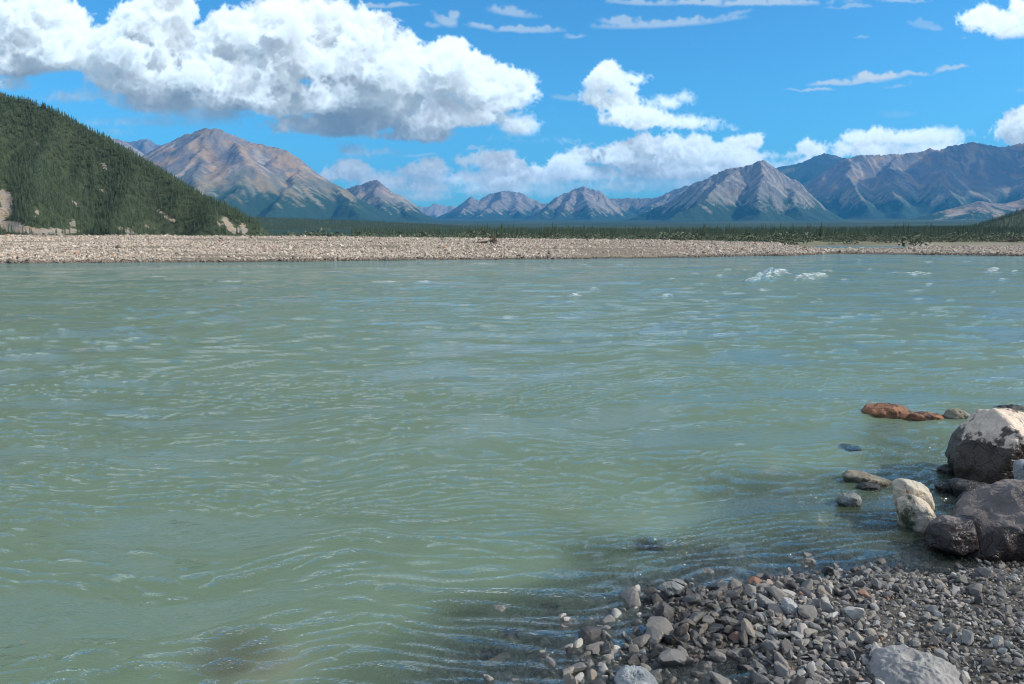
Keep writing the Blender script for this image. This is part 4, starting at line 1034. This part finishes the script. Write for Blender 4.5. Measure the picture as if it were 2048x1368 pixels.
SUNKEN.append(sunk('dark boulder under the surface out from the pebble spit', 1298, 1102, .05, .20, .16, .16, m_black, 502, .2))
for q in [('brownish rock awash in the riffle upstream of the low brown one', 1700, 903, .006, .17, .10, .08, m_tan, 511, .1),
          ('pinkish pale rock awash in thin fast water near the bottom edge', 985, 1312, .004, .115, .085, .08, m_pink, 503, .4),
          ('cream coloured rock just breaking the thin water above the pinkish one', 1022, 1271, .002, .075, .055, .06, m_tan, 504, 1.0),
          ('round pale stone in the shallows left of the pebble spit', 1134, 1252, 0.0, .04, .035, .04, m_tan, 505, .0),
          ('brownish stone under thin water off the corner of the spit', 1100, 1218, .02, .09, .06, .06, m_olive, 507, .5),
          ('tan stone under thin water between the spit and the pinkish rock', 1080, 1322, .008, .07, .06, .05, m_tan, 508, 1.5),
          ('grey stone awash at the bottom edge left of the blue white rock', 1165, 1350, .012, .06, .05, .05, m_grey, 509, .7)]:
    SUNKEN.append(sunk(*q))
SUNKEN = [(a, b, c, r * .8, h) for a, b, c, r, h in SUNKEN]
build_river()
print('river', round(time.time() - T0, 1))

# ------------------------------------------------------------------ spruces
def leaf_mat(name, c1, c2, inst=True, scale=.6):
    m, t, out = new_mat(name)
    r = t.add('ShaderNodeObjectInfo').outputs['Random']
    geo = t.add('ShaderNodeNewGeometry').outputs['Position']
    n = t.noise(geo, scale, 3, .6)
    f = t.math('ADD', t.math('MULTIPLY', r, .55), t.math('MULTIPLY', t.ramp(n, .3, .7), .45))
    c = t.mix(f, c1, c2)
    bs = t.add('ShaderNodeBsdfPrincipled', inp={'Base Color': c, 'Roughness': .75, 'Specular IOR Level': .2})
    t.l.new(bs.outputs[0], out.inputs[0]); return m
M_needle = leaf_mat('spruce_needles', (.042, .070, .040), (.098, .132, .070))
M_bark = leaf_mat('bark', (.10, .075, .055), (.16, .13, .10))
M_willow = leaf_mat('willow_leaves', (.080, .100, .060), (.150, .165, .105))
M_dead = leaf_mat('bleached_wood', (.12, .085, .065), (.20, .15, .12), scale=3)
def spruce_crown(seed, h=1.0, w=.13, tiers=9, sect=7, sparse=0.0):
    """unit height crown: whorls of drooping jagged boughs round a spire"""
    r = np.random.default_rng(seed); V = []; F = []
    z0 = .10
    for i in range(tiers):
        t = i / (tiers - 1); z = z0 + (h - z0) * (t ** .92) * .93
        rad = w * (1 - t) ** .8 * r.uniform(.75, 1.2) + .012
        if sparse and r.random() < sparse: rad *= .4
        n = max(4, int(sect * (1 - .4 * t))); a0 = r.uniform(0, 6.28)
        for k in range(n):
            a = a0 + 6.283 * (k + r.uniform(-.25, .25)) / n; da = 2.2 / n * r.uniform(.7, 1.1)
            rr = rad * r.uniform(.65, 1.25); dr = rr * r.uniform(.35, .8); th = (h - z0) / tiers * 1.15
            b = len(V)
            V += [(0, 0, z + th), (rr * .55 * math.cos(a - da), rr * .55 * math.sin(a - da), z - dr * .1), (rr * math.cos(a), rr * math.sin(a), z - dr * .6), (rr * .55 * math.cos(a + da), rr * .55 * math.sin(a + da), z - dr * .1)]
            F += [(b, b + 1, b + 2), (b, b + 2, b + 3)]
    b = len(V); V += [(.012, 0, .9), (-.008, .01, .9), (-.008, -.01, .9), (0, 0, h * 1.03)]; F += [(b, b + 1, b + 3), (b + 1, b + 2, b + 3), (b + 2, b, b + 3)]
    return np.array(V), np.array(F)
def trunk(seed, h=.92, r0=.016):
    V = []; F = []
    for j, (z, rr) in enumerate(((-.03, r0), (.3, r0 * .75), (h, .003))):
        for k in range(5): V.append((rr * math.cos(k * 1.2566), rr * math.sin(k * 1.2566), z))
    for j in range(2):
        for k in range(5): a = j * 5 + k; b = j * 5 + (k + 1) % 5; F.append((a, b, b + 5, a + 5))
    return np.array(V), np.array(F)
NV = 6
crowns = [np_mesh('crown', *spruce_crown(600 + i, 1.0, (.10, .13, .15, .11, .17, .09)[i], (10, 9, 9, 11, 8, 10)[i], 8, (0, .1, 0, .2, .05, .3)[i]), M_needle, False) for i in range(NV)]
trunks = [np_mesh('trunk', *trunk(i), M_bark, True) for i in range(2)]
def tree_mesh(i):
    cv, cf = spruce_crown(600 + i, 1.0, (.10, .13, .15, .11, .17, .09)[i], (8, 7, 7, 8, 7, 8)[i], 6, (0, .1, 0, .2, .05, .3)[i]); tv, tf = trunk(i)
    me = np_mesh('spruce_shape', np.concatenate([cv, tv]), [cf, tf + len(cv)], M_needle, False); me.materials.append(M_bark)
    mi = np.zeros(len(me.polygons), np.int32); mi[len(cf):] = 1; me.polygons.foreach_set('material_index', mi); return me
tree_shapes = [tree_mesh(i) for i in range(NV)]

def thin_by_bare(x, y, z, b, r): return r.random(len(x)) > np.clip(b * 1.5, 0, 1)
r = np.random.default_rng(321)
# candidates on the left hill
n = 90000
hx = r.uniform(-600, -115, n); hy = r.uniform(290, 740, n); hz = hill_z(hx, hy); gz = ground_z(hx, hy)
bb = lbare(hx, hy, hz); dn = fbm(hx / 30, hy / 30, 3, 71)
k = (hz > gz + .8) & (r.random(n) > bb * 1.3) & (r.random(n) < .92 + .7 * dn)
px_, py_ = photo_xy(hx, hy, hz); k &= (px_ > -260) & (px_ < 520)
hill_t = np.stack([hx, hy, hz - .15], 1)[k]; hh_ = r.uniform(2.0, 4.4, k.sum()) * (1 + .35 * fbm(hill_t[:, 0] / 50, hill_t[:, 1] / 50, 2, 72))
# the belt of spruces along the far side of the bar
n = 9000
s_ = r.uniform(-.08, .86, n); s_ = np.where(r.random(n) < .03, r.uniform(-.12, -.02, n), s_)
ty = 300 + 260 * r.random(n) ** 1.4 + 25 * fbm(s_ * 14, 0 * s_, 3, 73) ; tx = s_ * ty
edge = 22 * fbm(tx / 14, ty / 30, 3, 74)
ty = ty + np.abs(edge)
tz = ground_z(tx, ty)
dens = np.clip(.62 + 1.5 * fbm(tx / 16, ty / 30, 3, 75), 0.05, 1) * sstep(-.09, -.01, s_ + .03 * pn(ty / 20, 0 * ty, 76))
k = r.random(n) < dens
belt_t = np.stack([tx, ty, tz - .1], 1)[k]
bh = r.lognormal(math.log(2.9), .32, k.sum()); bh = np.clip(bh * (1 + .5 * fbm(belt_t[:, 0] / 22, belt_t[:, 1] / 60, 3, 79)), 1.2, 6.5)
# open woods behind and the right hill
n = 30000
qx = r.uniform(380, 1180, n); qy = r.uniform(570, 1380, n); qz = np.maximum(rhill_z(qx, qy), ground_z(qx, qy))
k = (qx / qy < .9) & (qx / qy > .45)
rh_t = np.stack([qx, qy, qz - .2], 1)[k]; rhh = r.uniform(4, 7.5, k.sum())
n = 9000
s_ = r.uniform(-.2, .82, n); wy_ = r.uniform(560, 1500, n); wx_ = s_ * wy_; wz = ground_z(wx_, wy_)
w_t = np.stack([wx_, wy_, wz - .2], 1); wh = r.uniform(3, 7, n)
n = 30000
fx_ = r.uniform(-1100, 40, n); fy_ = 1200 + 1200 * r.random(n) ** 1.3; fz_ = terr_z(fx_, fy_); k = (fz_ > plain_z(fx_, fy_) - .3) & (fx_ / fy_ > -.5)
f_t = np.stack([fx_, fy_, fz_ - .3], 1)[k]; fh = r.uniform(4, 9, k.sum())

special = P(1195, 476, 305); special_h = 5.2
allp = np.concatenate([hill_t, belt_t]); allh = np.concatenate([hh_, bh]); src = np.concatenate([np.zeros(len(hill_t)), np.ones(len(belt_t))])
px_, py_ = photo_xy(allp[:, 0], allp[:, 1], allp[:, 2] + allh * .5)
vis = (px_ > 0) & (px_ < 2048)
app = allh / allp[:, 1] * vis
# of the belt only what the row in front leaves free counts as seen
front = (src == 0) | (allp[:, 1] < 420)
app = app * front
ct = np.argsort(-app)[:297]; sel = np.zeros(len(allp), bool); sel[ct] = True
def new_spruce(p, h, i, label, group, wscale=1.0):
    root = bpy.data.objects.new('spruce_tree', None); C.objects.link(root); root.empty_display_size = .5
    root.location = p; root.rotation_euler = (r.normal(0, .02), r.normal(0, .02), r.uniform(0, 6.28)); root.scale = (h * wscale, h * wscale, h)
    tag(root, label, 'tree', group)
    link('trunk', trunks[i % 2], root); link('crown', crowns[i], root); return root
for i in np.where(sel)[0]:
    if src[i] == 0: lab, grp = 'small dark spruce on the steep hillside above the left end of the gravel bar', 'spruces on the steep hillside'
    else: lab, grp = 'narrow dark spruce in the belt of trees behind the gravel bar', 'spruces in the belt behind the gravel bar'
    new_spruce(tuple(allp[i]), allh[i], int(r.integers(0, NV)), lab, grp)
new_spruce((special[0], special[1], ground_z(np.array([special[0]]), np.array([special[1]]))[0] - .1), special_h, 4, 'tallest and widest spruce of the belt, standing alone above the others', None, 1.25)
def forest(name, label, p, h, parent=None):
    n = len(p); wv = r.uniform(1.05, 1.6, n)
    o = scatter(name, p, np.stack([r.normal(0, .03, n), r.normal(0, .03, n), r.uniform(0, 6.28, n)], 1), np.stack([h * wv, h * wv, h], 1), r.integers(0, NV, n), r.random(n), np.zeros(n), tree_shapes, None)
    tag(o, label); return o
m = ~sel
forest('spruce_forest', 'dense spruce forest covering the steep hill on the left', allp[m & (src == 0)], allh[m & (src == 0)])
forest('spruce_forest', 'the rest of the spruce belt behind the gravel bar', allp[m & (src == 1)], allh[m & (src == 1)])
forest('spruce_forest', 'spruces covering the dark hill at the right edge', rh_t, rhh)
forest('spruce_forest', 'open spruce woods on the plain behind the belt', w_t, wh)
forest('spruce_forest', 'far spruces on the low forested rise', f_t, fh)
print('trees', round(time.time() - T0, 1))

# ------------------------------------------------------------------ willow scrub between the bar and the spruces
def shrub_shape(seed, n=90):
    q = np.random.default_rng(seed); V = []; F = []
    for k in range(n):
        a = q.uniform(0, 6.28); rr = math.sqrt(q.random()) ; z = q.random() ** .8 * (1 - .6 * rr * rr); s = q.uniform(.07, .14)
        c = np.array([rr * math.cos(a), rr * math.sin(a), z]); u = q.standard_normal(3); u /= np.linalg.norm(u); v = np.cross(u, q.standard_normal(3)); v /= np.linalg.norm(v)
        b = len(V); V += [c - u * s, c + v * s * .8, c + u * s, c - v * s * .8]; F.append((b, b + 1, b + 2, b + 3))
    return np.array(V), np.array(F)
def stems(seed):
    q = np.random.default_rng(seed); V = []; F = []
    for k in range(6):
        a = q.uniform(0, 6.28); b = len(V); tip = np.array([.5 * math.cos(a), .5 * math.sin(a), .7]); V += [(.03, 0, -.05), (-.02, .02, -.05), (-.02, -.02, -.05), tuple(tip)]
        F += [(b, b + 1, b + 3), (b + 1, b + 2, b + 3), (b + 2, b, b + 3)]
    return np.array(V), np.array(F)
sh_l = [np_mesh('foliage', *shrub_shape(700 + i), M_willow, False) for i in range(4)]; sh_s = np_mesh('stem', *stems(5), M_bark, False)
n = 6500
s_ = r.uniform(-.70, .84, n); px, yw, yb, zc = far_params(s_)
sy = yb + 6 + (300 - yb) * r.random(n) ** .75; sx_ = s_ * sy; szz = ground_z(sx_, sy)
nn = fbm(sx_ / 12, sy / 20, 3, 81)
k = (szz > .12) & (r.random(n) < np.clip(.55 + 1.6 * nn, 0, 1)) & ((s_ > -.32) | (r.random(n) < .15)) & (sy < 300)
k &= (sy > 175) | (r.random(n) < .25)
p = np.stack([sx_, sy, szz - .05], 1)[k]; hs = np.clip(r.lognormal(math.log(1.0), .40, k.sum()), .4, 2.4)
order = np.argsort(-(hs / p[:, 1])); topn = order[:180]; rest = order[180:]
for i in topn:
    root = bpy.data.objects.new('willow_shrub', None); C.objects.link(root); root.location = p[i]; w_ = hs[i] * r.uniform(.8, 1.4); root.scale = (w_, w_, hs[i]); root.rotation_euler = (0, 0, r.uniform(0, 6.28))
    tag(root, 'low grey green willow shrub between the gravel bar and the spruces', 'shrub', 'willow shrubs behind the gravel bar')
    link('foliage', sh_l[int(r.integers(0, 4))], root); link('stem', sh_s, root)
q_ = p[rest]; n = len(rest); w_ = hs[rest] * r.uniform(.8, 1.6, n)
o = scatter('willow_scrub', q_, np.stack([0 * w_, 0 * w_, r.uniform(0, 6.28, n)], 1), np.stack([w_, w_, hs[rest]], 1), r.integers(0, 4, n), r.random(n), 0 * w_, sh_l, None)
tag(o, 'low willow scrub behind the gravel bar')
# one pale shrub that stands out on the crest of the bar
x, y, z = P(890, 477, 116); root = bpy.data.objects.new('pale_shrub', None); C.objects.link(root); z = ground_z(np.array([x]), np.array([y]))[0]
root.location = (x, y, z); root.scale = (.5, .5, .36); tag(root, 'pale green bush on the crest of the bar left of the driftwood', 'shrub')
ml = leaf_mat('pale_leaves', (.30, .40, .30), (.42, .52, .40)); me = np_mesh('foliage', *shrub_shape(790), ml, False); link('foliage', me, root); link('stem', sh_s, root)

# ------------------------------------------------------------------ driftwood
def tube(V, F, pts, radii, k=6):
    pts = [Vector(p) for p in pts]; b0 = len(V)
    for i, p in enumerate(pts):
        d = (pts[min(i + 1, len(pts) - 1)] - pts[max(i - 1, 0)]).normalized(); a = d.orthogonal().normalized(); c = d.cross(a)
        for j in range(k):
            an = 6.2832 * j / k; V.append(tuple(p + (a * math.cos(an) + c * math.sin(an)) * radii[i]))
    for i in range(len(pts) - 1):
        for j in range(k): a = b0 + i * k + j; b = b0 + i * k + (j + 1) % k; F.append((a, b, b + k, a + k))
def driftwood(name, label, loc, size, seed, roots=46, length=1.6, rz=0.0):
    q = random.Random(seed); root = bpy.data.objects.new(name, None); C.objects.link(root); root.location = loc; root.rotation_euler = (0, 0, rz); root.scale = (size,) * 3
    tag(root, label, 'driftwood')
    V, F = [], []; tube(V, F, [(-length, .1, .12), (-length * .5, 0, .18), (0, 0, .28), (.25, 0, .34)], [.05, .08, .12, .2], 8)
    link('trunk', np_mesh('trunk', np.array(V), np.array(F), M_dead, True), root)
    V, F = [], []
    for i in range(roots):
        a = q.uniform(0, 6.28); l = q.uniform(.3, .75); p = Vector((.2 + q.uniform(-.1, .1), 0, .36)); pts = [p]; d = Vector((q.uniform(-.45, .35), math.cos(a), math.sin(a) * .8)).normalized()
        for s in range(4):
            d = (d + Vector((q.uniform(-.5, .5), q.uniform(-.5, .5), q.uniform(-.5, .5)))).normalized(); p = p + d * l / 3; p.z = max(p.z, .02); pts.append(p.copy())
        r0 = q.uniform(.018, .05); tube(V, F, pts, [r0, r0 * .8, r0 * .6, r0 * .4, r0 * .15], 5)
    link('root', np_mesh('root', np.array(V), np.array(F), M_dead, True), root)
    V, F = [], []
    for i in range(26):
        p = Vector((q.uniform(-length, .1), q.uniform(-.25, .25), .1)); d = Vector((q.uniform(-1, .6), q.uniform(-.6, .6), q.uniform(0, .6))).normalized(); pts = [p, p + d * .3, p + d * .6 + Vector((0, 0, -.05))]
        for s in pts: s.z = max(s.z, .01)
        tube(V, F, pts, [.02, .014, .004], 4)
    link('branch', np_mesh('branch', np.array(V), np.array(F), M_dead, True), root)
def on_ground(px, py, Y):
    x, y, z = P(px, py, Y); return (x, y, float(ground_z(np.array([x]), np.array([y]))[0]))
driftwood('driftwood', 'brown tangled root wad of driftwood on the crest of the gravel bar', on_ground(985, 484, 105), 1.35, 4, 80, 1.9)
driftwood('driftwood', 'dark driftwood heap on the sandy bank near the right edge', on_ground(2022, 491, 168), 1.7, 5, 50, 1.6)
driftwood('driftwood', 'small dark snag on the sandy bank, left of the heap by the edge', on_ground(1908, 488, 172), 1.2, 6, 40, 1.2)
driftwood('driftwood', 'little dark log stub on the sandy bank behind the channel mouth', on_ground(1748, 489, 172), .8, 7, 26, 1.2)
print('plants', round(time.time() - T0, 1))

# ------------------------------------------------------------------ clouds beside the view whose shadows lie on the right hand massif and the dark peak
m_cl, t_, out_ = new_mat('cloud_white')
b_ = t_.add('ShaderNodeBsdfDiffuse', inp={0: (.9, .9, .9, 1)}); t_.l.new(b_.outputs[0], out_.inputs[0])
def cloud(label, c, size, seed):
    q = np.random.default_rng(seed); Vs, Fs, o = [], [], 0
    for i in range(16):
        a = q.uniform(0, 6.28); rr = math.sqrt(q.random()) * .75; s = q.uniform(.22, .42)
        V, F = ICO[3]; p = np.array([rr * math.cos(a), rr * math.sin(a), q.uniform(0, .5)])
        n = fbm(V[:, 0] * 2.2 + i, V[:, 1] * 2.2 + V[:, 2] * 1.7, 4, seed + i)
        W = (V * (1 + .5 * n)[:, None]) * s + p; W[:, 2] = np.maximum(W[:, 2], -.06 * (1 + n)); Vs.append(W * np.array(size)); Fs.append(F + o); o += len(V)
    ob = link('cloud', np_mesh('cloud', np.concatenate(Vs), np.concatenate(Fs), m_cl, True), None, c); tag(ob, label, kind='structure')
def shade_from(target, zc):
    k = (zc - target[2]) / SUN_DIR.z; return (target[0] + SUN_DIR.x * k, target[1] + SUN_DIR.y * k, zc)
cloud('fair weather cloud high beside the right hand massif', shade_from(P(1935, 340, 10500), 2700), (1350, 800, 420), 31)
cloud('fair weather cloud high beyond the right hand edge of the view', shade_from(P(1650, 335, 14400), 5200), (1500, 900, 500), 32)

# ------------------------------------------------------------------ haze
def build_haze():
    me = bpy.data.meshes.new('haze'); bm = bmesh.new()
    x0, x1, y0, y1, z0, z1 = -17900, 17900, -17900, 20500, -3.0, 1480
    vs = [bm.verts.new(v) for v in ((x0,y0,z0),(x1,y0,z0),(x1,y1,z0),(x0,y1,z0),(x0,y0,z1),(x1,y0,z1),(x1,y1,z1),(x0,y1,z1))]
    for f in ((3,2,1,0),(4,5,6,7),(0,1,5,4),(1,2,6,5),(2,3,7,6),(3,0,4,7)): bm.faces.new([vs[i] for i in f])
    bm.to_mesh(me); bm.free()
    m, t, out = new_mat('haze_air')
    v = t.add('ShaderNodeVolumePrincipled', inp={'Color': HAZE_COL + (1,), 'Density': HAZE_DENS, 'Anisotropy': 0.0})
    t.l.new(v.outputs[0], out.inputs['Volume']); me.materials.append(m)
    o = link('haze', me); tag(o, 'thin bluish air between the river and the mountains', kind='stuff')
build_haze()
print('done', round(time.time() - T0, 1))
